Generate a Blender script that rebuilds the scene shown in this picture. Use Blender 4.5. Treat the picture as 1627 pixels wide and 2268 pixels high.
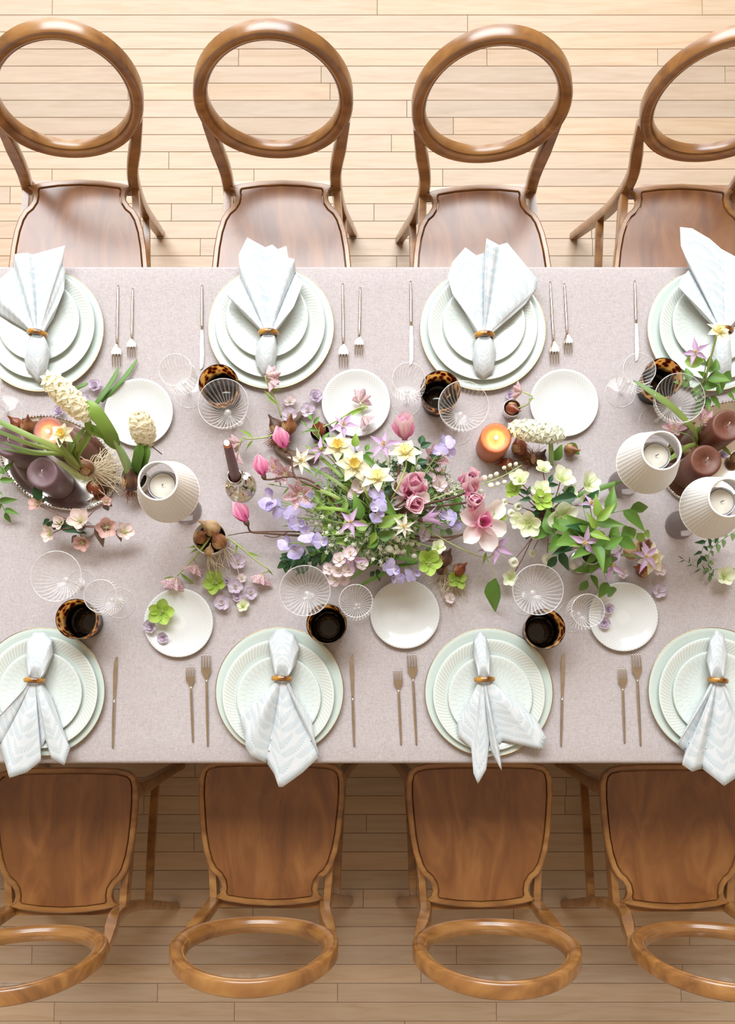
import bpy, math, random
from mathutils import Vector, Matrix, Euler
random.seed(7)
for o in list(bpy.data.objects): bpy.data.objects.remove(o)
scene = bpy.context.scene
C = scene.collection
PI = math.pi
# ---------------------------------------------------------------- camera
F_PX, CX, CY = 2100.0, 825.0, 1438.0        # focal length and principal point in a 1627 x 2268 frame
TILT = math.atan(112.0 / F_PX)
TZ = 0.75                                   # table top height
ZC = TZ + 2.20
cam_d = bpy.data.cameras.new('camera'); cam = bpy.data.objects.new('camera', cam_d); C.objects.link(cam)
cam.location = (0, 0, ZC); cam.rotation_euler = (TILT, 0, 0)
cam_d.sensor_fit = 'VERTICAL'; cam_d.sensor_height = 36.0; cam_d.lens = 36.0 * F_PX / 2268.0
cam_d.shift_x = -(CX - 813.5) / 2268.0; cam_d.shift_y = (CY - 1134.0) / 2268.0
cam_d.clip_start = 0.05
scene.camera = cam
scene.cycles.transparent_max_bounces = 32
# ---------------------------------------------------------------- world, window light, exposure
w = bpy.data.worlds.new('world'); scene.world = w; w.use_nodes = True
bg = w.node_tree.nodes['Background']; bg.inputs[0].default_value = (1.0, 0.74, 0.49, 1); bg.inputs[1].default_value = 0.47
scene.view_settings.view_transform = 'Standard'; scene.view_settings.look = 'None'
scene.view_settings.exposure = 0.08; scene.view_settings.gamma = 1.0; scene.view_settings.use_curve_mapping = False
WIN = [(-3.6, 3.3), (-1.2, 3.3), (1.2, 3.3)]        # tall windows in the far wall: centre x, centre z
for wx, wz in WIN:
    ld = bpy.data.lights.new('window_daylight', 'AREA'); ld.shape = 'RECTANGLE'; ld.size = 1.7; ld.size_y = 4.4
    ld.energy = 114; ld.color = (0.86, 0.94, 1.0)
    lo = bpy.data.objects.new('window_daylight', ld); C.objects.link(lo)
    lo.location = (wx, 5.5, wz); lo.rotation_euler = (math.radians(-90), 0, 0)

ld = bpy.data.lights.new('added_sheen_light', 'AREA'); ld.shape = 'RECTANGLE'; ld.size = 6.4; ld.size_y = 2.2
ld.energy = 620; ld.color = (0.90, 0.955, 1.0)       # unseen panel added overhead to put sheen on the far seats and floor
lo = bpy.data.objects.new('added_sheen_light', ld); C.objects.link(lo); lo.location = (-0.7, 4.3, 6.7); lo.rotation_euler = (math.radians(-28), 0, 0)
_st, _ct = math.sin(TILT), math.cos(TILT)
def P(px, py, z):
    """world point at height z seen at a pixel of the photograph"""
    a = (px - CX) / F_PX; b = -(py - CY) / F_PX
    d = Vector((a, b * _ct + _st, b * _st - _ct))
    t = (z - ZC) / d.z
    return Vector((d.x * t, d.y * t, z))
def T(px, py, h=0.0): return P(px, py, TZ + h)

# ---------------------------------------------------------------- materials
MATS = {}
class NT:
    def __init__(s, name):
        m = bpy.data.materials.new(name); m.use_nodes = True; s.m = m; s.t = m.node_tree; s.n = s.t.nodes; s.p = s.n['Principled BSDF']
    def add(s, typ, **kw):
        nd = s.n.new(typ)
        for k, v in kw.items():
            if k.startswith('i_'): nd.inputs[int(k[2:])].default_value = v
            else: setattr(nd, k, v)
        return nd
    def l(s, a, ao, b, bi): s.t.links.new(a.outputs[ao], b.inputs[bi])
    def math(s, op, a, b=None, c=None):
        nd = s.n.new('ShaderNodeMath'); nd.operation = op
        for i, v in enumerate((a, b, c)):
            if v is None: continue
            if isinstance(v, (int, float)): nd.inputs[i].default_value = v
            else: s.t.links.new(v, nd.inputs[i])
        return nd.outputs[0]
    def ramp(s, fac, stops, interp='LINEAR'):
        nd = s.n.new('ShaderNodeValToRGB'); nd.color_ramp.interpolation = interp
        e = nd.color_ramp.elements
        while len(e) < len(stops): e.new(0.5)
        for el, (p, c) in zip(e, stops): el.position = p; el.color = (*c, 1)
        s.t.links.new(fac, nd.inputs[0]); return nd.outputs[0]
    def bump(s, h, strength=0.3, dist=0.001, normal=None):
        nd = s.n.new('ShaderNodeBump'); nd.inputs['Strength'].default_value = strength; nd.inputs['Distance'].default_value = dist
        s.t.links.new(h, nd.inputs['Height'])
        if normal is not None: s.t.links.new(normal, nd.inputs['Normal'])
        s.t.links.new(nd.outputs[0], s.p.inputs['Normal']); return nd.outputs[0]
    def col(s, c): s.t.links.new(c, s.p.inputs['Base Color'])
def reg(name, nt, **kw):
    for k, v in kw.items(): nt.p.inputs[k.replace('_', ' ')].default_value = v
    MATS[name] = nt.m; nt.m.name = name; return nt.m
def plain(name, col, rough=0.5, metal=0.0, **kw):
    nt = NT(name); nt.p.inputs['Base Color'].default_value = (*col, 1)
    nt.p.inputs['Roughness'].default_value = rough; nt.p.inputs['Metallic'].default_value = metal
    # faint surface variation so nothing is perfectly uniform
    tc = nt.add('ShaderNodeTexCoord'); no = nt.add('ShaderNodeTexNoise'); no.inputs['Scale'].default_value = 40
    nt.l(tc, 'Object', no, 'Vector')
    hs = nt.ramp(no.outputs[0], [(0.3, tuple(c * 0.9 for c in col)), (0.7, tuple(min(1, c * 1.08) for c in col))]); nt.col(hs)
    return reg(name, nt, **kw)
def wood(name, dark, mid, light, scale=(1, 1, 1), rough=0.35, coat=0.3, use_random=True):
    nt = NT(name); tc = nt.add('ShaderNodeTexCoord'); mp = nt.add('ShaderNodeMapping'); mp.inputs['Scale'].default_value = scale
    nt.l(tc, 'Object', mp, 'Vector')
    if use_random:
        oi = nt.add('ShaderNodeObjectInfo'); v = nt.add('ShaderNodeVectorMath', operation='SCALE'); v.inputs[0].default_value = (7, 13, 3)
        nt.l(oi, 'Random', v, 'Scale'); nt.l(v, 0, mp, 'Location')
    no = nt.add('ShaderNodeTexNoise'); no.inputs['Scale'].default_value = 3.0; no.inputs['Detail'].default_value = 8; no.inputs['Distortion'].default_value = 2.0
    nt.l(mp, 0, no, 'Vector')
    c = nt.ramp(no.outputs[0], [(0.28, dark), (0.5, mid), (0.74, light)]); nt.col(c)
    nt.bump(no.outputs[0], 0.08, 0.001)
    return reg(name, nt, Roughness=rough, Coat_Weight=coat, Coat_Roughness=0.22)
def mat_floor():
    nt = NT('maple'); tc = nt.add('ShaderNodeTexCoord'); oi = nt.add('ShaderNodeObjectInfo')
    v = nt.add('ShaderNodeVectorMath', operation='SCALE'); v.inputs[0].default_value = (11, 17, 5); nt.l(oi, 'Random', v, 'Scale')
    mp = nt.add('ShaderNodeMapping'); mp.inputs['Scale'].default_value = (2.2, 22, 4); nt.l(tc, 'Object', mp, 'Vector'); nt.l(v, 0, mp, 'Location')
    no = nt.add('ShaderNodeTexNoise'); no.inputs['Scale'].default_value = 2.4; no.inputs['Detail'].default_value = 7; no.inputs['Distortion'].default_value = 0.8
    nt.l(mp, 0, no, 'Vector')
    c = nt.ramp(no.outputs[0], [(0.25, (0.42, 0.29, 0.18)), (0.5, (0.475, 0.345, 0.235)), (0.8, (0.515, 0.39, 0.275))])
    hsv = nt.add('ShaderNodeHueSaturation'); nt.t.links.new(c, hsv.inputs['Color'])
    nt.t.links.new(nt.math('MULTIPLY_ADD', oi.outputs['Random'], 0.16, 0.92), hsv.inputs['Value'])
    nt.t.links.new(nt.math('MULTIPLY_ADD', oi.outputs['Random'], 0.2, 0.9), hsv.inputs['Saturation'])
    nt.col(hsv.outputs[0]); nt.bump(no.outputs[0], 0.05, 0.0006)
    reg('maple', nt, Roughness=0.42)
mat_floor()
plain('dark_gap', (0.20, 0.115, 0.065), 0.9)
plain('plaster', (0.78, 0.74, 0.68), 0.85)
plain('white_paint', (0.80, 0.79, 0.76), 0.5)
wood('chair_wood', (0.15, 0.058, 0.016), (0.29, 0.125, 0.033), (0.42, 0.21, 0.062), (1.2, 3.5, 3.5), 0.30, 0.8)
wood('seat_veneer', (0.14, 0.043, 0.008), (0.215, 0.074, 0.015), (0.30, 0.122, 0.032), (4.2, 1.3, 1.0), 0.36, 0.75)
def mat_linen():
    nt = NT('linen'); tc = nt.add('ShaderNodeTexCoord')
    hs = []
    for sc in ((700, 130, 10), (130, 700, 10)):
        mp = nt.add('ShaderNodeMapping'); mp.inputs['Scale'].default_value = sc; nt.l(tc, 'Object', mp, 'Vector')
        no = nt.add('ShaderNodeTexNoise'); no.inputs['Scale'].default_value = 1.0; no.inputs['Detail'].default_value = 2; nt.l(mp, 0, no, 'Vector'); hs.append(no.outputs[0])
    h = nt.math('ADD', hs[0], hs[1])
    c = nt.ramp(nt.math('MULTIPLY', h, 0.5), [(0.30, (0.385, 0.335, 0.335)), (0.5, (0.48, 0.428, 0.428)), (0.70, (0.57, 0.515, 0.515))]); nt.col(c)
    big = nt.add('ShaderNodeTexNoise'); big.inputs['Scale'].default_value = 2.2; big.inputs['Detail'].default_value = 2; nt.l(tc, 'Object', big, 'Vector')
    b1 = nt.bump(big.outputs[0], 0.12, 0.02)
    nt.bump(h, 0.25, 0.0006, b1)
    reg('linen', nt, Roughness=0.9, Sheen_Weight=0.15)
mat_linen()
def mat_china(name, col, kind):
    nt = NT(name); tc = nt.add('ShaderNodeTexCoord'); sp = nt.add('ShaderNodeSeparateXYZ'); nt.l(tc, 'Object', sp, 0)
    r = nt.math('SQRT', nt.math('ADD', nt.math('MULTIPLY', sp.outputs[0], sp.outputs[0]), nt.math('MULTIPLY', sp.outputs[1], sp.outputs[1])))
    a = nt.math('ARCTAN2', sp.outputs[1], sp.outputs[0])
    if kind == 'petal':      # overlapping engraved petals all over the salad plate
        rr = nt.math('MULTIPLY', r, 1 / 0.0165)
        s1 = nt.math('ABSOLUTE', nt.math('SINE', nt.math('ADD', nt.math('MULTIPLY', a, 21.0), nt.math('MULTIPLY', nt.math('FLOOR', rr), PI / 2))))
        s2 = nt.math('ABSOLUTE', nt.math('SUBTRACT', nt.math('FRACT', rr), nt.math('MULTIPLY', s1, 0.9)))
        h = nt.math('MULTIPLY', nt.math('SMOOTH_MIN', s2, 0.16, 0.05), 5.0); lo, st = (0.56, 0.64, 0.60), 0.35
    elif kind == 'rim':      # fine wavy band engraved on the dinner plate rim
        rr = nt.math('MULTIPLY', r, 1 / 0.0055)
        s1 = nt.math('SINE', nt.math('ADD', nt.math('MULTIPLY', a, 90.0), nt.math('MULTIPLY', rr, 2.6)))
        band = nt.math('MULTIPLY', nt.math('GREATER_THAN', r, 0.100), nt.math('LESS_THAN', r, 0.124))
        h = nt.math('SUBTRACT', 1.0, nt.math('MULTIPLY', band, nt.math('GREATER_THAN', s1, 0.2))); lo, st = (0.60, 0.635, 0.59), 0.2
    elif kind == 'basket':   # little radial dashes on the bread plate
        rr = nt.math('MULTIPLY', r, 1 / 0.0042)
        s1 = nt.math('SINE', nt.math('ADD', nt.math('MULTIPLY', a, 64.0), nt.math('MULTIPLY', nt.math('FLOOR', rr), PI)))
        s2 = nt.math('MULTIPLY', nt.math('GREATER_THAN', nt.math('FRACT', rr), 0.25), nt.math('GREATER_THAN', s1, 0.0))
        h = nt.math('SUBTRACT', 1.0, nt.math('MULTIPLY', nt.math('MULTIPLY', s2, nt.math('GREATER_THAN', r, 0.016)), 0.8)); lo, st = (0.58, 0.595, 0.585), 0.2
    else:
        no = nt.add('ShaderNodeTexNoise'); no.inputs['Scale'].default_value = 160; nt.l(tc, 'Object', no, 'Vector'); h = no.outputs[0]; lo, st = tuple(c * 0.93 for c in col), 0.04
    nt.col(nt.ramp(h, [(0.0, lo), (0.8, col)])); nt.bump(h, st, 0.0006)
    reg(name, nt, Roughness=0.16, Coat_Weight=0.4, Coat_Roughness=0.08)
mat_china('celadon_charger', (0.61, 0.70, 0.65), 'plain')
mat_china('celadon_dinner', (0.69, 0.75, 0.71), 'rim')
mat_china('celadon_salad', (0.69, 0.75, 0.72), 'petal')
mat_china('white_bread', (0.72, 0.73, 0.72), 'basket')
plain('gold', (0.62, 0.42, 0.22), 0.25, 1.0)
plain('champagne_steel', (0.68, 0.60, 0.51), 0.18, 1.0)
plain('silver', (0.80, 0.77, 0.72), 0.12, 1.0)
plain('brushed_silver', (0.72, 0.71, 0.69), 0.33, 1.0)

# ---------------------------------------------------------------- object helpers
def link(o, parent=None, label=None, cat=None, group=None, kind=None):
    C.objects.link(o)
    if parent is not None: o.parent = parent
    if label: o['label'] = label
    if cat: o['category'] = cat
    if group: o['group'] = group
    if kind: o['kind'] = kind
    return o
def mesh(name, verts, faces, mat=None, smooth=True, uv=None, smooth_angle=None):
    me = bpy.data.meshes.new(name); me.from_pydata([tuple(v) for v in verts], [], faces)
    if uv is not None:
        ul = me.uv_layers.new(name='UVMap')
        vi = [0] * len(me.loops); me.loops.foreach_get('vertex_index', vi)
        flat = []
        for i in vi: flat += uv[i]
        ul.data.foreach_set('uv', flat)
    me.polygons.foreach_set('use_smooth', [smooth] * len(me.polygons))
    if mat: me.materials.append(MATS[mat])
    me.update()
    if smooth_angle: me.set_sharp_from_angle(angle=math.radians(smooth_angle))
    return me
def ob(name, me, parent=None, loc=None, mtx=None, **kw):
    o = bpy.data.objects.new(name, me); link(o, parent, **kw)
    if mtx is not None: o.matrix_local = mtx
    elif loc is not None: o.location = loc
    return o
def empty(name, loc=(0, 0, 0), rz=0.0, **kw):
    o = bpy.data.objects.new(name, None); o.empty_display_size = 0.05; link(o, **kw); o.location = loc; o.rotation_euler = (0, 0, rz); return o
def copy_tree(o, parent=None, label=None):
    c = o.copy(); C.objects.link(c); c.parent = parent
    if label: c['label'] = label
    for ch in list(o.children): copy_tree(ch, c)
    return c
class MB:
    def __init__(s): s.v = []; s.f = []; s.uv = []
    def add(s, v, f, uv=None):
        b = len(s.v); s.v += [Vector(p) for p in v]; s.f += [tuple(i + b for i in q) for q in f]
        s.uv += (uv if uv is not None else [(0.5, 0.5)] * len(v)); return s
    def xf(s, m): s.v = [m @ p for p in s.v]; return s
    def build(s, name, mat, smooth=True, smooth_angle=None): return mesh(name, s.v, s.f, mat, smooth, s.uv, smooth_angle)
def box(x0, x1, y0, y1, z0, z1):
    v = [(x, y, z) for z in (z0, z1) for y in (y0, y1) for x in (x0, x1)]
    return v, [(0, 2, 3, 1), (4, 5, 7, 6), (0, 1, 5, 4), (2, 6, 7, 3), (0, 4, 6, 2), (1, 3, 7, 5)]
def lathe(prof, n=48, rib=None):
    """prof: (r, z) pairs bottom/outside to inside; rib(angle, index) scales the radius"""
    v, f = [], []
    for j, (r, z) in enumerate(prof):
        for i in range(n):
            a = 2 * PI * i / n; q = r * (rib(a, j) if rib else 1.0)
            v.append((q * math.cos(a), q * math.sin(a), z))
    for j in range(len(prof) - 1):
        for i in range(n):
            k = (i + 1) % n
            f.append((j * n + i, j * n + k, (j + 1) * n + k, (j + 1) * n + i))
    return v, f
def capped(prof, n=48, rib=None):
    v, f = lathe(prof, n, rib); m = len(prof) - 1
    f.append(tuple(reversed(range(n)))); f.append(tuple(range(m * n, m * n + n))); return v, f
def smooth_path(pts, k=4):
    pts = [Vector(p) for p in pts]
    if len(pts) < 3: 
        return [pts[0].lerp(pts[-1], i / k) for i in range(k + 1)]
    out = []
    for i in range(len(pts) - 1):
        p0 = pts[max(i - 1, 0)]; p1 = pts[i]; p2 = pts[i + 1]; p3 = pts[min(i + 2, len(pts) - 1)]
        for j in range(k):
            t = j / k
            out.append(0.5 * ((2 * p1) + (p2 - p0) * t + (2 * p0 - 5 * p1 + 4 * p2 - p3) * t * t + (3 * p1 - p0 - 3 * p2 + p3) * t ** 3))
    out.append(pts[-1]); return out
def tube(pts, rad, n=6, k=4, sx=1.0, smooth=True, up=None):
    """swept tube; rad: number or list along the path; sx widens the section sideways"""
    p = smooth_path(pts, k) if smooth else [Vector(q) for q in pts]
    m = len(p); rs = []
    for i in range(m):
        if isinstance(rad, (int, float)): rs.append(rad)
        else:
            t = i / (m - 1) * (len(rad) - 1); a = int(min(t, len(rad) - 2)); rs.append(rad[a] + (rad[a + 1] - rad[a]) * (t - a))
    v, f = [], []
    ref = Vector(up) if up else Vector((0.03, 0.05, 1)); 
    d0 = (p[1] - p[0]).normalized()
    if abs(d0.dot(ref.normalized())) > 0.93 and not up: ref = Vector((1, 0.1, 0))
    side = d0.cross(ref).normalized()
    for i in range(m):
        d = (p[min(i + 1, m - 1)] - p[max(i - 1, 0)])
        d = d.normalized() if d.length > 1e-9 else d0
        side = side - d * side.dot(d)
        side = side.normalized() if side.length > 1e-6 else d.orthogonal().normalized()
        u2 = side.cross(d)
        for j in range(n):
            a = 2 * PI * j / n
            v.append(p[i] + side * (math.cos(a) * rs[i] * sx) + u2 * (math.sin(a) * rs[i]))
    for i in range(m - 1):
        for j in range(n):
            q = (j + 1) % n; f.append((i * n + j, i * n + q, (i + 1) * n + q, (i + 1) * n + j))
    f.append(tuple(reversed(range(n)))); f.append(tuple(range((m - 1) * n, m * n)))
    return v, f
# ================================================================ the setting
FX0, FX1, FY0, FY1 = -3.1, 2.9, -1.8, 5.6
fl = ob('floor', mesh('floor', *box(FX0, FX1, FY0, FY1, -0.06, -0.012), 'dark_gap', smooth=False), kind='structure')
ROW = 0.0
yb = P(500, 2136.0, 0).y; ya = P(500, 222.0, 0).y
nrow = round((ya - yb) / 0.0572); PITCH = (ya - yb) / nrow
plank_meshes = {}
def plank(x0, x1, y0):
    L = round(x1 - x0, 3); key = L
    if key not in plank_meshes:
        g = 0.0005; b = 0.0008; v = []
        for (i, z) in ((0.0, -0.012), (0.0, -b), (b, 0.0)):
            xx0, xx1, yy0, yy1 = -L / 2 + g + i, L / 2 - g - i, -PITCH / 2 + g + i, PITCH / 2 - g - i
            v += [(xx0, yy0, z), (xx1, yy0, z), (xx1, yy1, z), (xx0, yy1, z)]
        f = [(8, 9, 10, 11)]
        for s in (0, 4):
            for i in range(4): k = (i + 1) % 4; f.append((s + i, s + k, s + 4 + k, s + 4 + i))
        plank_meshes[key] = mesh('plank', v, f, 'maple', smooth=False)
    ob('plank', plank_meshes[key], fl, ((x0 + x1) / 2, y0 + PITCH / 2, 0))
JOINTS = {-1: [281, 730], 0: [901], 1: [1004], 3: [373], 4: [115, 562, 980], 5: [23, 470], 6: [380, 828], -4: [1078], -5: [1037], 8: [52, 445, 1310], 7:[350, 1308],
          -26+0: [130]}
r0 = -6
for r in range(-math.ceil((FY1 - ya) / PITCH), math.ceil((ya - FY0) / PITCH) + 1):
    ytop = ya - r * PITCH; ybot = ytop - PITCH
    if ybot < FY0 or ytop > FY1: continue
    under = -0.05 < (ytop + ybot) / 2 < 0.85
    rr = random.Random(r * 31 + 5)
    if r in JOINTS: js = [P(x, 400, 0).x for x in JOINTS[r]]
    elif under: js = [rr.uniform(-0.6, 0.6)]
    else:
        js = []; x = FX0 + rr.uniform(0.5, 1.3)
        step = (0.55, 0.8, 1.05, 1.3) if ytop < 2.3 else (1.8, 2.4)
        while x < FX1 - 0.3: js.append(x); x += rr.choice(step)
    xs = [FX0] + sorted(js) + [FX1]
    for a, b in zip(xs, xs[1:]): plank(a, b, ybot)
# far wall with three tall windows that let the daylight in
wl = MB(); edges = sorted([e for wx, wz in WIN for e in (wx - 0.9, wx + 0.9)]); xs = [-5.2] + edges + [2.9]
for i in range(0, len(xs), 2): wl.add(*box(xs[i], xs[i + 1], 5.6, 5.8, 0, 6.2))
for wx, wz in WIN:
    wl.add(*box(wx - 0.9, wx + 0.9, 5.6, 5.8, 0, 1.0)); wl.add(*box(wx - 0.9, wx + 0.9, 5.6, 5.8, 5.6, 6.2))
ob('wall_far', wl.build('wall_far', 'plaster', smooth=False), kind='structure')
for i, (wx, wz) in enumerate(WIN):
    fr = MB()
    for x in (-0.9, 0.84): fr.add(*box(wx + x, wx + x + 0.06, 5.64, 5.72, 1.0, 5.6))
    for z in (1.0, 2.5, 4.0, 5.54): fr.add(*box(wx - 0.84, wx + 0.84, 5.64, 5.72, z, z + 0.06))
    fr.add(*box(wx - 0.03, wx + 0.03, 5.64, 5.72, 1.0, 5.6))
    wn = ob('window_%d' % (i + 1), fr.build('window', 'white_paint', smooth=False), kind='structure')

# ================================================================ table and cloth
TX0, TX1 = -1.45, 1.45
TYN = P(813, 1690, TZ).y; TYF = P(813, 590, TZ).y
tb = empty('dining_table', (0, (TYN + TYF) / 2, 0), label='long rectangular banquet table under the mauve linen cloth', cat='table')
cy = (TYN + TYF) / 2; hw = (TYF - TYN) / 2
ob('table_top', mesh('table_top', *box(TX0 + 0.01, TX1 - 0.01, -hw + 0.012, hw - 0.012, TZ - 0.035, TZ - 0.004), 'chair_wood', smooth=False), tb)
for x in (TX0 + 0.1, TX1 - 0.1):
    for y in (-hw + 0.12, hw - 0.12):
        ob('leg', mesh('leg', *capped([(0.022, 0), (0.026, 0.05), (0.034, 0.4), (0.036, TZ - 0.035)], 16), 'chair_wood'), tb, (x, y, 0))
def tablecloth():
    # section across the table: drop, rounded edge, flat top, rounded edge, drop; swept along x with folds in the drops
    prof = []
    R = 0.008
    zs = [0.03, 0.15, 0.3, 0.45, 0.6, 0.70]
    for z in zs: prof.append((-hw - 0.001, z, (TZ - z) / TZ))
    for a in (0, 30, 60, 90): prof.append((-hw - 0.001 + R - R * math.cos(math.radians(a)), TZ - R + R * math.sin(math.radians(a)), 0))
    m = 24
    for i in range(1, m): prof.append((-hw + R + (2 * hw - 2 * R) * i / m, TZ, 0))
    for a in (90, 60, 30, 0): prof.append((hw + 0.001 - R + R * math.cos(math.radians(a)), TZ - R + R * math.sin(math.radians(a)), 0))
    for z in reversed(zs): prof.append((hw + 0.001, z, (TZ - z) / TZ))
    n = 150; v, f = [], []
    for i in range(n + 1):
        x = TX0 - 0.002 + (TX1 - TX0 + 0.004) * i / n
        for (y, z, d) in prof:
            wv = 0.006 * d * (math.sin(x * 17) + 0.6 * math.sin(x * 31 + 1))
            tuck = 0.06 * min(1.0, max(0.0, (0.70 - z) / 0.18))      # the chairs push the far drop inwards
            v.append((x, y - wv if y < 0 else y + wv - tuck, z))
    k = len(prof)
    for i in range(n):
        for j in range(k - 1): f.append((i * k + j, (i + 1) * k + j, (i + 1) * k + j + 1, i * k + j + 1))
    return mesh('tablecloth', v, f, 'linen')
ob('tablecloth', tablecloth(), loc=(0, cy, 0), label='mauve beige linen tablecloth covering the long table', cat='tablecloth')

# ================================================================ chairs
SEAT_Z = 0.46
HALF = [(0.0, 0.0), (0.08, 0.001), (0.140, 0.004), (0.168, 0.011), (0.184, 0.026), (0.190, 0.05), (0.1905, 0.09), (0.187, 0.14), (0.182, 0.19), (0.174, 0.235),
        (0.163, 0.270), (0.150, 0.292), (0.136, 0.304), (0.127, 0.318), (0.1245, 0.333), (0.128, 0.346), (0.138, 0.356), (0.139, 0.360), (0.11, 0.367), (0.06, 0.374), (0.0, 0.377)]
def seat_outline():
    pts = [(x, y - 0.19) for x, y in HALF] + [(-x, y - 0.19) for x, y in reversed(HALF[1:-1])]
    return pts
def offset(pts, d):
    n = len(pts); out = []
    for i in range(n):
        a = Vector(pts[i - 1]); b = Vector(pts[(i + 1) % n]); t = (b - a).normalized(); nrm = Vector((-t.y, t.x))
        out.append((pts[i][0] + nrm.x * d, pts[i][1] + nrm.y * d))
    if d > 0.006:       # keep the inner line from folding over itself in the back corners
        for i, q in ((15, (0.1255 - d, 0.1485)), (16, (0.1265 - d, 0.153)), (17, (0.125 - d, 0.1715 - d * 0.85))): out[i] = q; out[n - i] = (-q[0], q[1])
    return out
def ring_prism(layers):
    """closed loops of equal length stitched in order"""
    n = len(layers[0]); v, f = [], []
    for L in layers: v += L
    for j in range(len(layers)):
        k = (j + 1) % len(layers)
        for i in range(n): q = (i + 1) % n; f.append((j * n + i, j * n + q, k * n + q, k * n + i))
    return v, f
O = seat_outline()
def at(pts, z): return [(x, y, z) for x, y in pts]
inn = offset(O, 0.0145)
seat_frame_me = mesh('seat_frame', *ring_prism([at(O, -0.020), at(O, -0.003), at(offset(O, 0.003), 0), at(offset(O, 0.0125), 0.0), at(inn, -0.003), at(inn, -0.020)]), 'chair_wood', smooth_angle=40)
pin = offset(O, 0.0162)
def panel():
    n = len(pin); top = at(pin, -0.0035); bot = at(pin, -0.016); c2 = at(offset(O, 0.0177), -0.002)
    v = bot + top + c2; f = []
    for s in (0, n):
        for i in range(n): q = (i + 1) % n; f.append((s + i, s + q, s + n + q, s + n + i))
    for i in range(n // 2):
        q = [2 * n + i, 2 * n + i + 1, 2 * n + (n - i - 1) % n, 2 * n + (n - i) % n]; f.append(tuple(dict.fromkeys(q)))
    return mesh('seat_panel', v, f, 'seat_veneer', smooth=False)
seat_panel_me = panel()
LEAN = math.radians(5.6)
OVZ, OVH, OVW, OVY = 0.752, 0.2105, 0.1905, 0.229       # oval centre height, half height, half width, centre y
def oval_pt(a, dr, dd):
    # dr outward in the plane of the back, dd backwards, normal to it
    x = (OVW + dr) * math.cos(a); s = (OVH + dr) * math.sin(a)
    bow = 0.012 * (x / OVW) ** 2        # the back is gently curved round the sitter
    d = dd - bow
    return (x, OVY + s * math.sin(LEAN) + d * math.cos(LEAN), OVZ + s * math.cos(LEAN) - d * math.sin(LEAN))
def oval_sweep(prof, name, mat, n=64, ang=40):
    v, f = [], []
    for i in range(n):
        a = 2 * PI * i / n
        v += [oval_pt(a, dr, dd) for dr, dd in prof]
    k = len(prof)
    for i in range(n):
        q = (i + 1) % n
        for j in range(k): p = (j + 1) % k; f.append((i * k + j, q * k + j, q * k + p, i * k + p))
    return mesh(name, v, f, mat, smooth_angle=ang)
oval_me = oval_sweep([(0, -0.010), (0.0, 0.017), (-0.003, 0.020), (-0.022, 0.020), (-0.024, 0.016), (-0.033, 0.016), (-0.034, 0.012), (-0.034, -0.006),
                      (-0.031, -0.010), (-0.027, -0.0085), (-0.0255, -0.0125), (-0.019, -0.0165), (-0.011, -0.0175), (-0.009, -0.0155), (-0.003, -0.0145)], 'back_frame', 'chair_wood')
def pane_mesh():
    n = 48; v, f = [], []
    for dd in (0.001, 0.005):
        for i in range(n): v.append(oval_pt(2 * PI * i / n, -0.035, dd))
        v.append(oval_pt(PI / 2, -OVH, dd))
    for i in range(n):
        q = (i + 1) % n; f.append((i, q, n)); f.append((n + 1 + q, n + 1 + i, 2 * n + 1)); f.append((i, n + 1 + i, n + 1 + q, q))
    return mesh('back_pane', v, f, 'acrylic')
def flat_tube(path, wx, wy, k=4):
    """rectangular section with rounded corners swept along a path; wx sideways (lists allowed)"""
    p = smooth_path(path, k); m = len(p); v, f = [], []
    sec = [(1, 0.6), (0.8, 1), (-0.8, 1), (-1, 0.6), (-1, -0.6), (-0.8, -1), (0.8, -1), (1, -0.6)]
    def val(w, i):
        if isinstance(w, (int, float)): return w
        t = i / (m - 1) * (len(w) - 1); a = int(min(t, len(w) - 2)); return w[a] + (w[a + 1] - w[a]) * (t - a)
    for i in range(m):
        d = (p[min(i + 1, m - 1)] - p[max(i - 1, 0)]).normalized()
        s = d.cross(Vector((0, 0, 1)) if abs(d.y) > 0.9 else Vector((0, 1, 0))).normalized(); u = s.cross(d)
        for a, b in sec: v.append(p[i] + s * a * val(wx, i) + u * b * val(wy, i))
    n = 8
    for i in range(m - 1):
        for j in range(n): q = (j + 1) % n; f.append((i * n + j, i * n + q, (i + 1) * n + q, (i + 1) * n + j))
    f.append(tuple(reversed(range(n)))); f.append(tuple(range((m - 1) * n, m * n)))
    return v, f
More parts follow.
